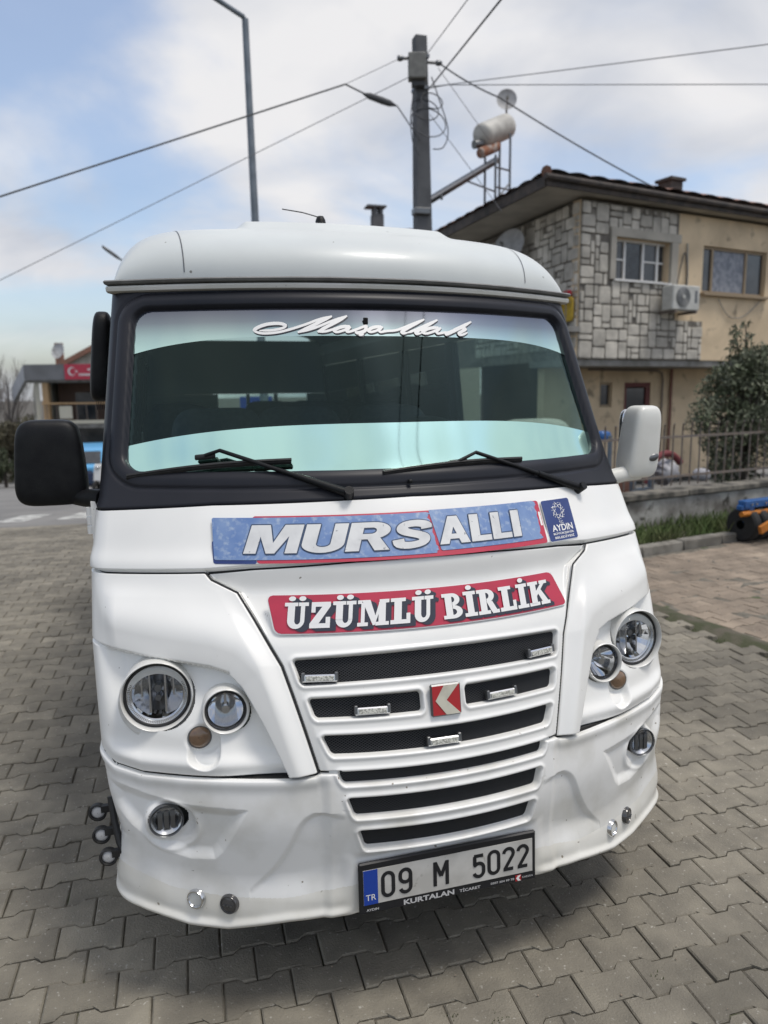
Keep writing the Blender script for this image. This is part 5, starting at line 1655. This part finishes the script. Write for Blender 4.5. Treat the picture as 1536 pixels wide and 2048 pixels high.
# ---- low garden wall, fence, gate
W0 = np.array([5.54, 7.6])
def pw(s, z, o=0.): return Vector((*(W0 + HA * s + OUTA * o), z))
gw = root('garden_wall', pw(2, -.1), 'low rendered garden wall with flaking white paint behind the grass', 'wall')
G().box(pw(2.6, .16, -.10), (9.2, .20, .52), A3, OA3, UP, .01).build('wall_face', 'wall_paint', gw, None)
for k in range(5): G().box(pw(-1.08 + k * 1.84, .465, -.10), (1.83, .27, .075), A3, OA3, UP, .012).build('coping_slab', 'coping', gw, None)
fn = root('iron_fence', pw(2, .5), 'rusty iron fence with hooked bars above the garden wall', 'fence')
for z in (.62, 1.12): G().box(pw(2.4, z, -.35), (7.6, .02, .03), A3, OA3, UP).build('rail', 'iron', fn, None)
for k in range(44):
    s = -1.2 + k * .165
    G().tube([pw(s, .50, -.35), pw(s, 1.16, -.35), pw(s - .012, 1.22, -.34), pw(s - .04, 1.27, -.31), pw(s - .07, 1.29, -.28)], .010, 6).build('fence_bar', 'iron', fn, 60)
gt = root('gate_frame', pw(-.45, .5, -.5), 'blue-grey steel gate frame behind the iron fence', 'gate')
g = G()
for s in (-.56, -.24): g.box(pw(s, .78, -.5), (.055, .055, .70), A3, OA3, UP)
for z in (1.10, .46): g.box(pw(-.40, z, -.5), (.264, .05, .05), A3, OA3, UP)
g.build('gate_bars', 'iron_blue', gt, None)
for s in (-.92,): G().tube([pw(s, .3, -.55), pw(s, 1.16, -.55)], .028, 8).build('gate_post', 'iron_blue', gt)
# rubble-stone garden pier and clutter behind the fence
tag(G().sq(pw(-1.25, .80, -1.6), (.55, .25, .55), .45, .5, 24, 14, A3, OA3, UP).build('rubble_pier', 'stone_white', None, 60), 'grey rubble stone pier behind the fence beside the white mirror', 'pier')
tag(G().box(pw(-.75, .38, -1.0), (.9, .5, .42), A3, OA3, UP, .03).build('brick_planter', 'pipe', None, None), 'reddish planter box behind the fence under the white mirror', 'planter')
tag(G().sq(pw(.28, .62, -.75), (.20, .16, .20), .8, .8, 24, 14, A3, OA3, UP, fn=lambda x, y, z: (x * (1 + .18 * math.sin(z * 37 + x * 20)), y, z * .7 + .03 * math.sin(x * 31) + .02 * math.sin(x * 57))).build('white_sack', 'sack', None, 60), 'bulging white sack lying behind the fence left of the olive tree', 'sack')
tag(G().tube(smooth_pts([tuple(pw(-.12, .50, -.68)), tuple(pw(-.06, .72, -.68)), tuple(pw(.12, .86, -.68)), tuple(pw(.32, .86, -.68)), tuple(pw(.5, .74, -.68))], 5), .045, 8).build('red_hose', 'tarp_red', None, 60), 'dark red rolled hose draped over the white sack', 'hose')
tag(G().sq(pw(.85, .56, -.62), (.11, .11, .09), .8, .8, 20, 10, A3, OA3, UP).build('pale_bag', 'sack', None, 60), 'small pale bag under the olive tree behind the wall', 'sack')
tag(G().sq(pw(-.62, 1.12, -1.0), (.10, .10, .07), .5, .6, 16, 8, A3, OA3, UP).build('blue_box', 'blue_metal', None, 60), 'small blue box behind the fence right of the white mirror', 'box')

# ---- trees
def leaf_cloud(name, mat, centers, n, size, parent, squash=1.0, seed=0, up=.2):
    r_ = np.random.default_rng(seed)
    C_ = np.array([c[:3] for c in centers]); Rr = np.array([c[3] for c in centers])
    wgt = Rr ** 2.2; idx = r_.choice(len(C_), n, p=wgt / wgt.sum())
    d = r_.normal(size=(n, 3)); d /= np.linalg.norm(d, axis=1, keepdims=True)
    rad = Rr[idx] * r_.uniform(.25, 1.12, n) ** .6
    P_ = C_[idx] + d * rad[:, None] * np.array([1, 1, squash])
    a = r_.normal(size=(n, 3)) + np.array([0, 0, up]); a /= np.linalg.norm(a, axis=1, keepdims=True)
    b = np.cross(a, r_.normal(size=(n, 3))); b /= np.linalg.norm(b, axis=1, keepdims=True)
    s_ = size * r_.uniform(.6, 1.3, n)[:, None]
    VV = np.zeros((n * 4, 3))
    VV[0::4] = P_ - a * s_; VV[1::4] = P_ + b * s_ * .30; VV[2::4] = P_ + a * s_; VV[3::4] = P_ - b * s_ * .30
    o = mkquads(name, VV, np.arange(n * 4).reshape(n, 4), mat, parent, None)
    at = o.data.attributes.new('tone', 'FLOAT', 'FACE'); at.data.foreach_set('value', r_.uniform(-.9, .7, n).astype(np.float32))
    return o
def tree(name, base, label, h, clumps, n, size, leafmat, seed, trunk_r=.06, group=None):
    b = Vector(base); t = root(name, b, label, 'tree', group)
    r_ = random.Random(seed)
    top = b + Vector((0, 0, h * .45))
    G().tube([b - Vector((0, 0, .1)), b + Vector((.02, .02, h * .2)), top], [trunk_r, trunk_r * .85, trunk_r * .6], 10).build('trunk', 'bark', t, 60)
    g = G()
    for c in clumps:
        p = Vector(c[:3]); m = top.lerp(p, .5) + Vector((0, 0, .08))
        g.tube([top - Vector((0, 0, h * .08)), m, p], [trunk_r * .45, trunk_r * .28, trunk_r * .10], 6)
    g.build('limbs', 'bark', t, 60)
    leaf_cloud('crown', leafmat, clumps, n, size, t, seed=seed)
    return t
ob = pw(2.02, .1, -.85)
cl = []
R_ = random.Random(11)
for k in range(60):
    a = R_.uniform(0, 6.28); z = R_.uniform(.45, 2.15)
    rr = max(.12, .86 - .42 * max(0, z - .9)) * math.sqrt(R_.random())
    cl.append((ob.x + math.cos(a) * rr * 1.05, ob.y + math.sin(a) * rr * .7, z, R_.uniform(.15, .27)))
for k in range(7):
    z = 2.0 + k * .10; cl.append((ob.x - .16 + R_.uniform(-.12, .12), ob.y, z, .13 - .008 * k))
for k in range(8): cl.append((ob.x - .70 + R_.uniform(-.12, .15), ob.y - .1, .9 + k * .09, .12))
tree('olive_tree', (ob.x, ob.y, 0), 'dense dark olive tree growing behind the garden wall', 2.2, cl, 14000, .043, 'leaf', 5)

# ---- blue and orange farm roller parked at the edge of the yard
fm = root('farm_roller', (6.0, 6.75, 0), 'blue and orange farm implement with black rubber wheels by the grass', 'farm implement')
M0 = np.array([5.02, 6.62])
def pm_(s, z, o=0.): return Vector((*(M0 + HA * s + OUTA * o), z))
G().box(pm_(1.15, .435, .0), (1.5, .10, .085), A3, OA3, UP, .008).build('top_beam', 'blue_metal', fm, None)
G().box(pm_(.53, .33, .0), (.085, .085, .22), A3, OA3, UP, .006).build('leg_plate', 'blue_metal', fm, None)
G().box(pm_(.44, .40, .0), (.16, .07, .05), A3, OA3, UP, .006).build('side_plate', 'blue_metal', fm, None)
dd = Vector(pm_(1.35, .48, .22) - pm_(.44, .175, .22)).normalized()
G().box((pm_(1.35, .48, .22) + pm_(.44, .175, .22)) / 2, (.97, .035, .085), dd, OA3, dd.cross(OA3)).build('draw_bar', 'orange_metal', fm, None)
G().tube([pm_(.34, .335, .05), pm_(1.9, .335, .05)], .030, 8).build('axle_bar', 'orange_metal', fm)
for k in range(9):
    s = .52 + k * .16
    G().lathe([(.05, -.06), (.175, -.06), (.195, -.04), (.195, .04), (.175, .06), (.05, .06)], pm_(s, .195, -.04), A3, 28).build('wheel', 'tyre', fm, 40)
for s in (.50, .58, .74): G().cyl(pm_(s, .435, .05), pm_(s, .435, .068), .013, n=8).build('bolt', 'chrome_dull', fm)

# ---- utility pole with junction box
pl = root('utility_pole', (3.82, 12.95, float(zg(12.95))), 'square concrete utility pole with a junction box near its top', 'utility pole')
pz = float(zg(12.95))
g = G(); V = []
for z, wd in ((pz - .2, .17), (5.0, .128), (7.66, .100)):
    xo = 3.86 - .012 * (z - 4.6) * 1.2
    V += [(xo - wd, 12.95 - wd, z), (xo + wd, 12.95 - wd, z), (xo + wd, 12.95 + wd, z), (xo - wd, 12.95 + wd, z)]
g.add(V, [(0, 1, 5, 4), (1, 2, 6, 5), (2, 3, 7, 6), (3, 0, 4, 7), (4, 5, 9, 8), (5, 6, 10, 9), (6, 7, 11, 10), (7, 4, 8, 11), (8, 9, 10, 11)])
g.build('shaft', 'concrete_dark', pl, None)
bx = G().box((3.70, 12.74, 7.10), (.30, .22, .40), (.96, -.28, 0), (.28, .96, 0), UP, .015); jb = bx.build('junction_box', 'box_grey', pl)
G().box((3.73, 12.78, 6.86), (.22, .14, .09), (.96, -.28, 0), (.28, .96, 0), UP).build('cable_gland', 'cable', jb)
for z in (7.34, 6.84): G().box((3.83, 12.95, z), (.25, .25, .05), (1, 0, 0), (0, 1, 0), UP).build('steel_band', 'steel_dark', pl, None)
for p, q_ in (((3.72, 12.85, 7.28), (3.40, 12.72, 7.20)), ((3.9, 12.9, 7.26), (4.12, 12.82, 7.24))):
    G().tube([p, q_], .025, 6).build('hook', 'steel_dark', pl)
    G().lathe([(.001, -.06), (.04, -.05), (.05, 0), (.03, .05), (.001, .06)], q_, (1, -.2, 0), 12).build('insulator', 'steel_dark', pl, 60)
G().box((3.80, 12.85, 4.82), (.30, .2, .12), bev=.02).build('lower_box', 'steel_dark', pl)
g = G()
for k, (r, zc) in enumerate(((.20, 6.45), (.26, 6.25), (.16, 6.6))):
    g.tube([(3.84 + math.cos(a) * r * 1.2 + .06 * k, 12.74 + .1 * math.sin(a), zc + math.sin(a) * r) for a in np.linspace(0, 2 * PI, 25)], .010, 5, False)
g.tube(smooth_pts([(3.98, 12.8, 7.0), (4.10, 12.8, 6.7), (4.28, 12.8, 6.2), (4.2, 12.8, 5.9), (4.0, 12.8, 5.85)], 5), .010, 5)
g.tube(smooth_pts([(3.66, 12.74, 6.85), (3.58, 12.74, 6.3), (3.62, 12.74, 5.9), (3.75, 12.76, 5.7)], 5), .008, 5)
g.build('cable_loops', 'cable', pl, 60)
def wire(name, label, pts, r, mat='cable', sag=0.):
    P_ = []
    for a, b in zip(pts[:-1], pts[1:]):
        a = Vector(a); b = Vector(b)
        for t in np.linspace(0, 1, 18)[(0 if not P_ else 1):]:
            P_.append(a.lerp(b, t) - UP * sag * 4 * t * (1 - t))
    return tag(G().tube(P_, r * .72, 6).build(name, mat, None, 60), label, 'cable', 'overhead cables fixed to the utility pole')
def ext(a, b, k): a = Vector(a); b = Vector(b); return tuple(a + (b - a) * k)
# the heavy cable runs in from the left, drops to a splice and reaches the pole
lw = (2.33, 12.24, 6.52)
wire('overhead_cable', 'thick cable from the left edge sloping up to the dark splice', [ext(lw, (-2.75, 12.06, 4.50), 2.6), lw, (2.65, 12.27, 6.42)], .018)
wire('overhead_cable', 'thin tail of the left cable reaching the insulator on the pole', [lw, (3.40, 12.72, 7.20)], .008, 'cable_thin')
sp = G().lathe([(.001, 0), (.015, .01), (.03, .06), (.05, .12), (.055, .35), (.05, .48), (.03, .54), (.015, .60), (.001, .62)], (2.62, 12.27, 6.42), Vector((.62, .1, -.10)), 14)
spo = sp.build('cable_splice', 'cable', None, 60); tag(spo, 'dark cable splice hanging left of the utility pole', 'splice')
wire('overhead_cable', 'short lead from the splice to the utility pole', [(3.22, 12.37, 6.33), (3.45, 12.6, 6.22), (3.75, 12.75, 5.95)], .015)
wire('overhead_cable', 'thin lower line from the left edge to the junction box', [ext((3.62, 12.8, 6.98), (-3.24, 14.29, 3.67), 2.0), (3.62, 12.8, 6.98)], .009, 'cable_thin')
wire('overhead_cable', 'thick cable rising from the pole over the top edge and overhead', [(3.98, 12.85, 6.86), ext((3.98, 12.85, 6.86), (3.13, 8.26, 5.99), 4.6)], .017, sag=.0)
wire('overhead_cable', 'thin line rising from the pole top over the upper edge', [(3.90, 12.9, 7.35), ext((3.90, 12.9, 7.35), (2.78, 8.36, 6.00), 4.6)], .009, 'cable_thin')
wire('overhead_cable', 'thick cable from the pole down to the red tiled roof', [(4.12, 12.82, 7.24), (5.2, 12.7, 6.75), (8.30, 12.55, 5.42)], .018, sag=.04)
wire('overhead_cable', 'upper thin line from the pole to the right edge', [(4.0, 12.8, 6.85), ext((4.0, 12.8, 6.85), (7.5, 9.06, 6.35), 2.2)], .010, 'cable_thin')
wire('overhead_cable', 'level thin line from the pole to the right edge', [(3.95, 12.8, 6.82), (4.15, 12.5, 6.78), ext((4.15, 12.5, 6.78), (8.28, 9.88, 6.22), 2.0)], .010, 'cable_thin')
wire('overhead_cable', 'thin line slanting from the pole to the water heater', [(4.1, 12.8, 7.15), (6.41, 15.63, 6.95)], .008, 'cable_thin')
wire('overhead_cable', 'thin line slanting from the pole to the house eave', [(3.95, 12.8, 6.4), (5.5, 13.2, 5.0)], .008, 'cable_thin')

# ---- street lamps
def lampost(base, htop, arm, label, r=.065):
    z0 = float(zg(base[1])); o = root('street_lamp', (base[0], base[1], z0), label, 'street lamp', 'street lamps behind the bus')
    top = Vector((base[0] - .02, base[1], htop))
    G().tube([(base[0] + .10, base[1], z0), top], [r * 1.5, r], 12).build('post', 'galvanised', o, 60)
    e = top + Vector(arm)
    G().tube([top - Vector((0, 0, .05)), top + Vector(arm) * .02 + Vector((0, 0, .02)), e], r * .75, 10).build('arm', 'galvanised', o, 60)
    d = Vector(arm).normalized()
    G().sq(e + d * .25, (.34, .13, .06), .6, .7, 20, 10, d, d.cross(UP).normalized(), UP).build('lamp_head', 'steel_dark', o, 60)
    return o
lampost((1.29, 16.09), 9.03, (-2.05, -1.3, .38), 'tall galvanised street lamp with a bent arm behind the bus roof')
o = lampost((-1.35, 27.6), 5.95, (-.55, -.05, .38), 'small distant street lamp whose head shows left of the bus roof', .05)

# ---- chimney pot of a house hidden behind the bus
hh = root('far_house', (8.6, 30.5, float(zg(30))), 'far house behind the bus with only its capped chimney showing', 'house')
G().box((8.6, 30.5, 2.85), (6, 5, 8.9)).build('wall', 'cream', hh, None)
G().prism([(-3.3, 0), (3.3, 0), (0, .5)], (8.6, 27.8, 7.32), (1, 0, 0), (0, 0, 1), (0, 5.4, 0)).build('roof', 'roof_tile', hh, None)
g = G().box((7.62, 28.9, 8.1), (.42, .42, .75)); g.box((7.50, 28.9, 8.60), (.12, .40, .26)); g.box((7.74, 28.9, 8.60), (.12, .40, .26)); g.box((7.55, 28.9, 8.76), (.75, .55, .07))
g.build('chimney', 'concrete_dark', hh, None)

# ---- far left: flat-roofed municipal building, house behind, trees, vehicles
LBX, LBY = -7.40, 43.2                         # corner nearest the street
zL = float(zg(42)) - .05
def lb(s, t, z): return Vector((LBX + s, LBY + t - .28 * s, z))   # s along the front, t back
mb = root('municipal_building', (LBX + 4, LBY + 4, zL), 'two-storey flat-roofed building with grey parapet at the far left', 'building')
sx = Vector((1, -.28, 0)).normalized(); sy = Vector((.28, 1, 0)).normalized()
def bxl(name, mat, s0, s1, t0, t1, z0, z1, parent=mb):
    c = lb((s0 + s1) / 2, 0, (z0 + z1) / 2) + sy * ((t0 + t1) / 2)
    return G().box(c, ((s1 - s0) * 1.038, t1 - t0, z1 - z0), sx, sy, UP).build(name, mat, parent, None)
bxl('parapet', 'parapet', 0, 7.5, -.6, -.4, 2.55, 3.35)
g = G(); q0 = lb(0, 0, 0) + sy * -.6; q1 = Vector((-9.95, 52.6, 0)); th_ = Vector((.2, .05, 0))
g.add([q0 + UP * 2.55, q1 + UP * 1.35, q1 + UP * 2.30, q0 + UP * 3.352, q0 + th_ + UP * 2.55, q1 + th_ + UP * 1.35, q1 + th_ + UP * 2.30, q0 + th_ + UP * 3.352], [(3, 2, 1, 0), (4, 5, 6, 7), (0, 1, 5, 4), (2, 3, 7, 6), (1, 2, 6, 5)])
g.build('side_parapet', 'parapet_pale', mb, None)
g = G(); th2 = Vector((.45, .12, 0)); q2 = Vector((-8.9, 50.4, 0))
qa = q0 + th2; qb = q2 + th2
g.add([qa + UP * zL, qb + UP * zL, qb + UP * 1.75, qa + UP * 2.6, qa + th_ + UP * zL, qb + th_ + UP * zL, qb + th_ + UP * 1.75, qa + th_ + UP * 2.6], [(3, 2, 1, 0), (4, 5, 6, 7), (0, 1, 5, 4), (2, 3, 7, 6), (1, 2, 6, 5), (0, 4, 7, 3)])
g.build('flank_wall', 'cream', mb, None)
for u0, u1 in ((.18, .34), (.50, .66)):
    a_ = qa.lerp(qb, u0) - th_ * .06; b_ = qa.lerp(qb, u1) - th_ * .06
    mk('window', [a_ + UP * .6, b_ + UP * .5, b_ + UP * 1.55, a_ + UP * 1.9], [(3, 2, 1, 0)], 'dark_pane', mb, None)
bxl('roof_slab', 'concrete', -.1, 7.6, -.38, 8, 2.42, 2.549)
bxl('upper_wall', 'brown_wall', .9, 7.5, 1.2, 8, zL, 2.418)
bxl('pillar', 'ochre', .72, 1.02, -.35, -.05, zL, 2.418)
bxl('side_wall', 'cream', .30, .50, 1.4, 7.6, zL, 2.418)
for t in (2.0, 4.0):
    G().box(lb(.34, 0, 1.45) + sy * (t + .4), (.3, .6, 1.25), sx, sy, UP).build('window', 'dark_pane', mb, None)
bxl('balcony_floor', 'concrete', .7, 7.5, -.4, 1.2, .05, .28)
bxl('balcony_wall', 'cream', .7, 7.5, -.46, -.38, .28, .46)
bxl('balcony_rail', 'ochre', .7, 7.5, -.45, -.40, 1.30, 1.38)
for k in range(12): bxl('baluster', 'iron', .9 + k * .5, .93 + k * .5, -.44, -.41, .46, 1.299)
bxl('balcony_door', 'dark_pane', 1.8, 2.8, 1.16, 1.198, .3, 1.9)
bxl('balcony_door', 'dark_pane', 3.6, 4.6, 1.16, 1.198, .3, 1.9)
bxl('window_frame', 'cream', 1.55, 2.2, -.47, -.462, .55, 1.2)
bxl('shop_front', 'dark_pane', 1.0, 7.4, .7, 1.198, zL, .04)
bd = bxl('sign_board', 'board_red', 2.05, 6.2, -.68, -.602, 2.56, 3.34)
# white crescent and star, and two lines of lettering too small to read
def on_board(s, z): return lb(s, 0, z) + sy * -.686
V = []; n = 24
for i in range(n + 1):
    a = RAD(38 + 284 * i / n)
    V += [on_board(2.42 + .20 * math.cos(a), 2.97 + .22 * math.sin(a)), on_board(2.465 + .155 * math.cos(a), 2.97 + .17 * math.sin(a))]
mk('board_crescent', V, [(2 * i, 2 * i + 1, 2 * i + 3, 2 * i + 2) for i in range(n)], 'board_white', bd, None)
g = G(); V = [on_board(2.64 + (.085 if k % 2 == 0 else .034) * math.cos(RAD(90 + 36 * k)), 2.97 + (.085 if k % 2 == 0 else .034) * math.sin(RAD(90 + 36 * k))) for k in range(10)]
g.add(V, [tuple(range(10))]); g.build('board_star', 'board_white', bd, None)
for z, s0_, s1_ in ((3.06, 3.2, 5.0), (2.80, 2.75, 5.6)):
    g = G(); s_ = s0_
    while s_ < s1_:
        wd = random.uniform(.05, .11); g.add([on_board(s_, z - .055), on_board(s_ + wd, z - .055), on_board(s_ + wd, z + .055), on_board(s_, z + .055)], [(0, 1, 2, 3)]); s_ += wd + .022
    g.build('board_lettering', 'board_white', bd, None)
dish('satellite_dish', lb(1.55, .3, 4.05), .42, (-.6, -.75, .3), 'satellite dish standing on the flat roof of the far left building', mast=lb(1.5, .3, 3.2))
h2 = root('gabled_house', (-3.0, 56, float(zg(56))), 'gabled house with a chimney behind the flat-roofed building', 'house')
G().prism([(-2.6, -4), (5, -4), (5, 1.4), (1.7, 5.8), (-2.6, 3.6)], (-4.6, 54, 0), (1, 0, 0), (0, 0, 1), (0, 6, 0)).build('wall', 'soffit', h2, None)
G().prism([(-3.1, 3.25), (1.7, 5.85), (1.7, 6.25), (-3.1, 3.6)], (-4.6, 53.6, 0), (1, 0, 0), (0, 0, 1), (0, 7, 0)).build('roof', 'roof_tile', h2, None)
G().box((-7.2, 54.5, 4.4), (.5, .5, 1.6)).build('chimney', 'roof_tile', h2, None)
G().box((-4.4, 53.97, 3.6), (.5, .06, .7)).build('window', 'dark_pane', h2, None)

def bare_tree(x, y, h, label, seed):
    r_ = random.Random(seed); z0 = float(zg(y))
    t = root('bare_tree', (x, y, z0), label, 'tree', 'leafless trees at the far left')
    G().tube([(x, y, z0), (x + .1, y, z0 + h * .5)], [.16, .10], 8).build('trunk', 'twig', t)
    g = G()
    for k in range(34):
        a = r_.uniform(0, 6.28); s0_ = Vector((x + .1, y, z0 + h * r_.uniform(.3, .5)))
        m = s0_ + Vector((math.cos(a) * .5, math.sin(a) * .5, h * .2)); e = m + Vector((math.cos(a) * r_.uniform(.1, .9), math.sin(a) * .5, h * r_.uniform(.15, .35)))
        g.tube([s0_, m, e], [.045, .03, .008], 5)
        for q in range(3): g.tube([m.lerp(e, .3 + .2 * q), e + Vector((r_.uniform(-.5, .5), 0, r_.uniform(-.1, .4)))], [.018, .006], 4)
    g.build('branches', 'twig', t)
bare_tree(-10.4, 53, 7.6, 'leafless tree left of the flat-roofed building', 1)
bare_tree(-11.8, 54, 8.0, 'leafless tree at the left edge of the picture', 2)
def bush(name, c, r, n, size, mat, label, seed, group=None):
    t = root(name, c, label, 'shrub', group); r_ = random.Random(seed)
    cl = [(c[0] + r_.uniform(-1, 1) * r[0], c[1] + r_.uniform(-1, 1) * r[1], c[2] + r_.uniform(.1, 1) * r[2], r_.uniform(.3, .6) * min(r)) for _ in range(26)]
    leaf_cloud('foliage', mat, cl, n, size, t, seed=seed)
    G().tube([(c[0], c[1], c[2] - .2), (c[0], c[1], c[2] + r[2] * .6)], .08, 6).build('stem', 'bark', t)
bush('hedge_tree', (-10.6, 49.5, float(zg(49))), (2.4, 1.5, 3.6), 7000, .17, 'hedge_leaf', 'tall brownish hedge left of the flat-roofed building', 3)
bush('shrub', (-7.9, 37.5, float(zg(37))), (1.0, .7, 1.6), 3500, .10, 'leaf_dark', 'dark shrub at the left edge behind the black mirror', 4)
bush('shrub', (-6.3, 37.8, float(zg(34))), (.8, .6, 1.1), 2200, .10, 'leaf_dark', 'low dark shrub beyond the crossing, right of the taller dark shrub', 6)

def vehicle(name, label, cat, x, y, rot, Ln, Wd, Ht, prof, bodymat, lowmat, winmat='dark_pane'):
    z0 = float(zg(y)); o = root(name, (x, y, z0), label, cat)
    ex = Vector((math.cos(rot), math.sin(rot), 0)); ey = Vector((-math.sin(rot), math.cos(rot), 0))
    def P(u, v, z): return Vector((x, y, z0 + z)) + ex * u + ey * v
    # side profile extruded across the width
    G().prism(prof, P(0, -Wd / 2, 0), ex, UP, ey * Wd).build('body', bodymat, o, 30)
    G().box(P(0, 0, .42), (Ln * .98, Wd * 1.01, .34), ex, ey, UP, .04).build('sill', lowmat, o)
    for u in (-Ln * .32, Ln * .32):
        for v in (-1, 1):
            G().lathe([(.10, -.09), (.28, -.09), (.31, -.05), (.31, .05), (.28, .09), (.10, .09)], P(u, v * (Wd / 2 - .06), .31), ey, 24).build('wheel', 'tyre', o, 40)
    return o, P, ex, ey
vb, P_, ex, ey = vehicle('blue_minibus', 'light blue and navy minibus parked down the street left of the bus', 'minibus', -4.25, 35.6, RAD(90), 5.0, 1.95, 2.2, [(-2.5, .40), (-2.5, 1.0), (-2.3, 1.10), (-1.75, 1.66), (-1.5, 1.76), (2.45, 1.76), (2.5, .40)], 'van_blue', 'van_navy')
G().box(P_(-2.06, 0, 1.40), (.035, 1.70, .62), Vector((.63, 0, .78)).normalized().cross(Vector((0, 1, 0))) if False else (ex * .79 + UP * -.61), ey, (ex * .61 + UP * .79)).build('windscreen', 'dark_pane', vb, None)
G().box(P_(-2.52, 0, .62), (.06, 1.9, .40), ex, ey, UP, .02).build('bumper', 'van_navy', vb)
for v in (-.7, .7): G().sq(P_(-2.5, v, .80), (.05, .14, .10), 1, 1, 16, 8, ex, ey, UP).build('headlight', 'car_white', vb, 60)
G().box(P_(-2.515, 0, .80), (.03, 1.0, .18), ex, ey, UP).build('grille', 'van_navy', vb)
so = Vector((-2.75, 26.6, float(zg(26.6))))
sct = root('motor_scooter', so, 'white motor scooter standing in front of the blue minibus', 'scooter')
fx_, fy_ = Vector((-.45, -.89, 0)).normalized(), Vector((.89, -.45, 0)).normalized()
G().prism([(.42, .30), (.50, .42), (.40, .92), (.30, .98), (.24, .90), (.20, .34), (-.20, .28), (-.30, .52), (-.62, .62), (-.66, .74), (-.20, .74), (-.10, .34), (.20, .26)], so - fy_ * .13, fx_, UP, fy_ * .26).build('fairing', 'car_white', sct, 30)
G().prism([(-.62, .741), (-.08, .741), (-.05, .80), (-.35, .83), (-.62, .82)], so - fy_ * .12, fx_, UP, fy_ * .24).build('saddle', 'tyre', sct, 30)
G().tube([so + fx_ * .30 + UP * 1.0 - fy_ * .30, so + fx_ * .33 + UP * 1.03, so + fx_ * .30 + UP * 1.0 + fy_ * .30], .018, 6).build('handlebar', 'steel_dark', sct)
for u in (-.48, .56): G().lathe([(.10, -.05), (.19, -.05), (.22, -.02), (.22, .02), (.19, .05), (.10, .05)], so + fx_ * u + UP * .22, fy_, 20).build('wheel', 'tyre', sct, 40)
G().sq(so + fx_ * .42 + UP * .86, (.05, .09, .07), 1, 1, 14, 8, fx_, fy_, UP).build('headlight', 'chrome_dull', sct, 60)

# ---- pedestrian-crossing sign behind the bus, seen through its windows
cs = root('crossing_sign', (1.30, 17.0, float(zg(17))), 'blue crossing sign with white triangle seen through the bus windows', 'road sign')
zc = 1.30
G().tube([(1.30, 17.06, float(zg(17))), (1.30, 17.06, zc + .35)], .03, 8).build('post', 'galvanised', cs)
G().box((1.30, 17.0, zc), (.72, .02, .72), bev=.006).build('plate', 'plate_blue', cs, None)
G().prism([(-.28, -.24), (.28, -.24), (0, .26)], (1.30, 16.985, zc), (1, 0, 0), UP, (0, -.004, 0)).build('triangle', 'sticker_white', cs, None)
G().sq((1.30, 16.978, zc - .06), (.05, .004, .14), .8, .8, 12, 8).build('pedestrian', 'plate_black', cs, None)
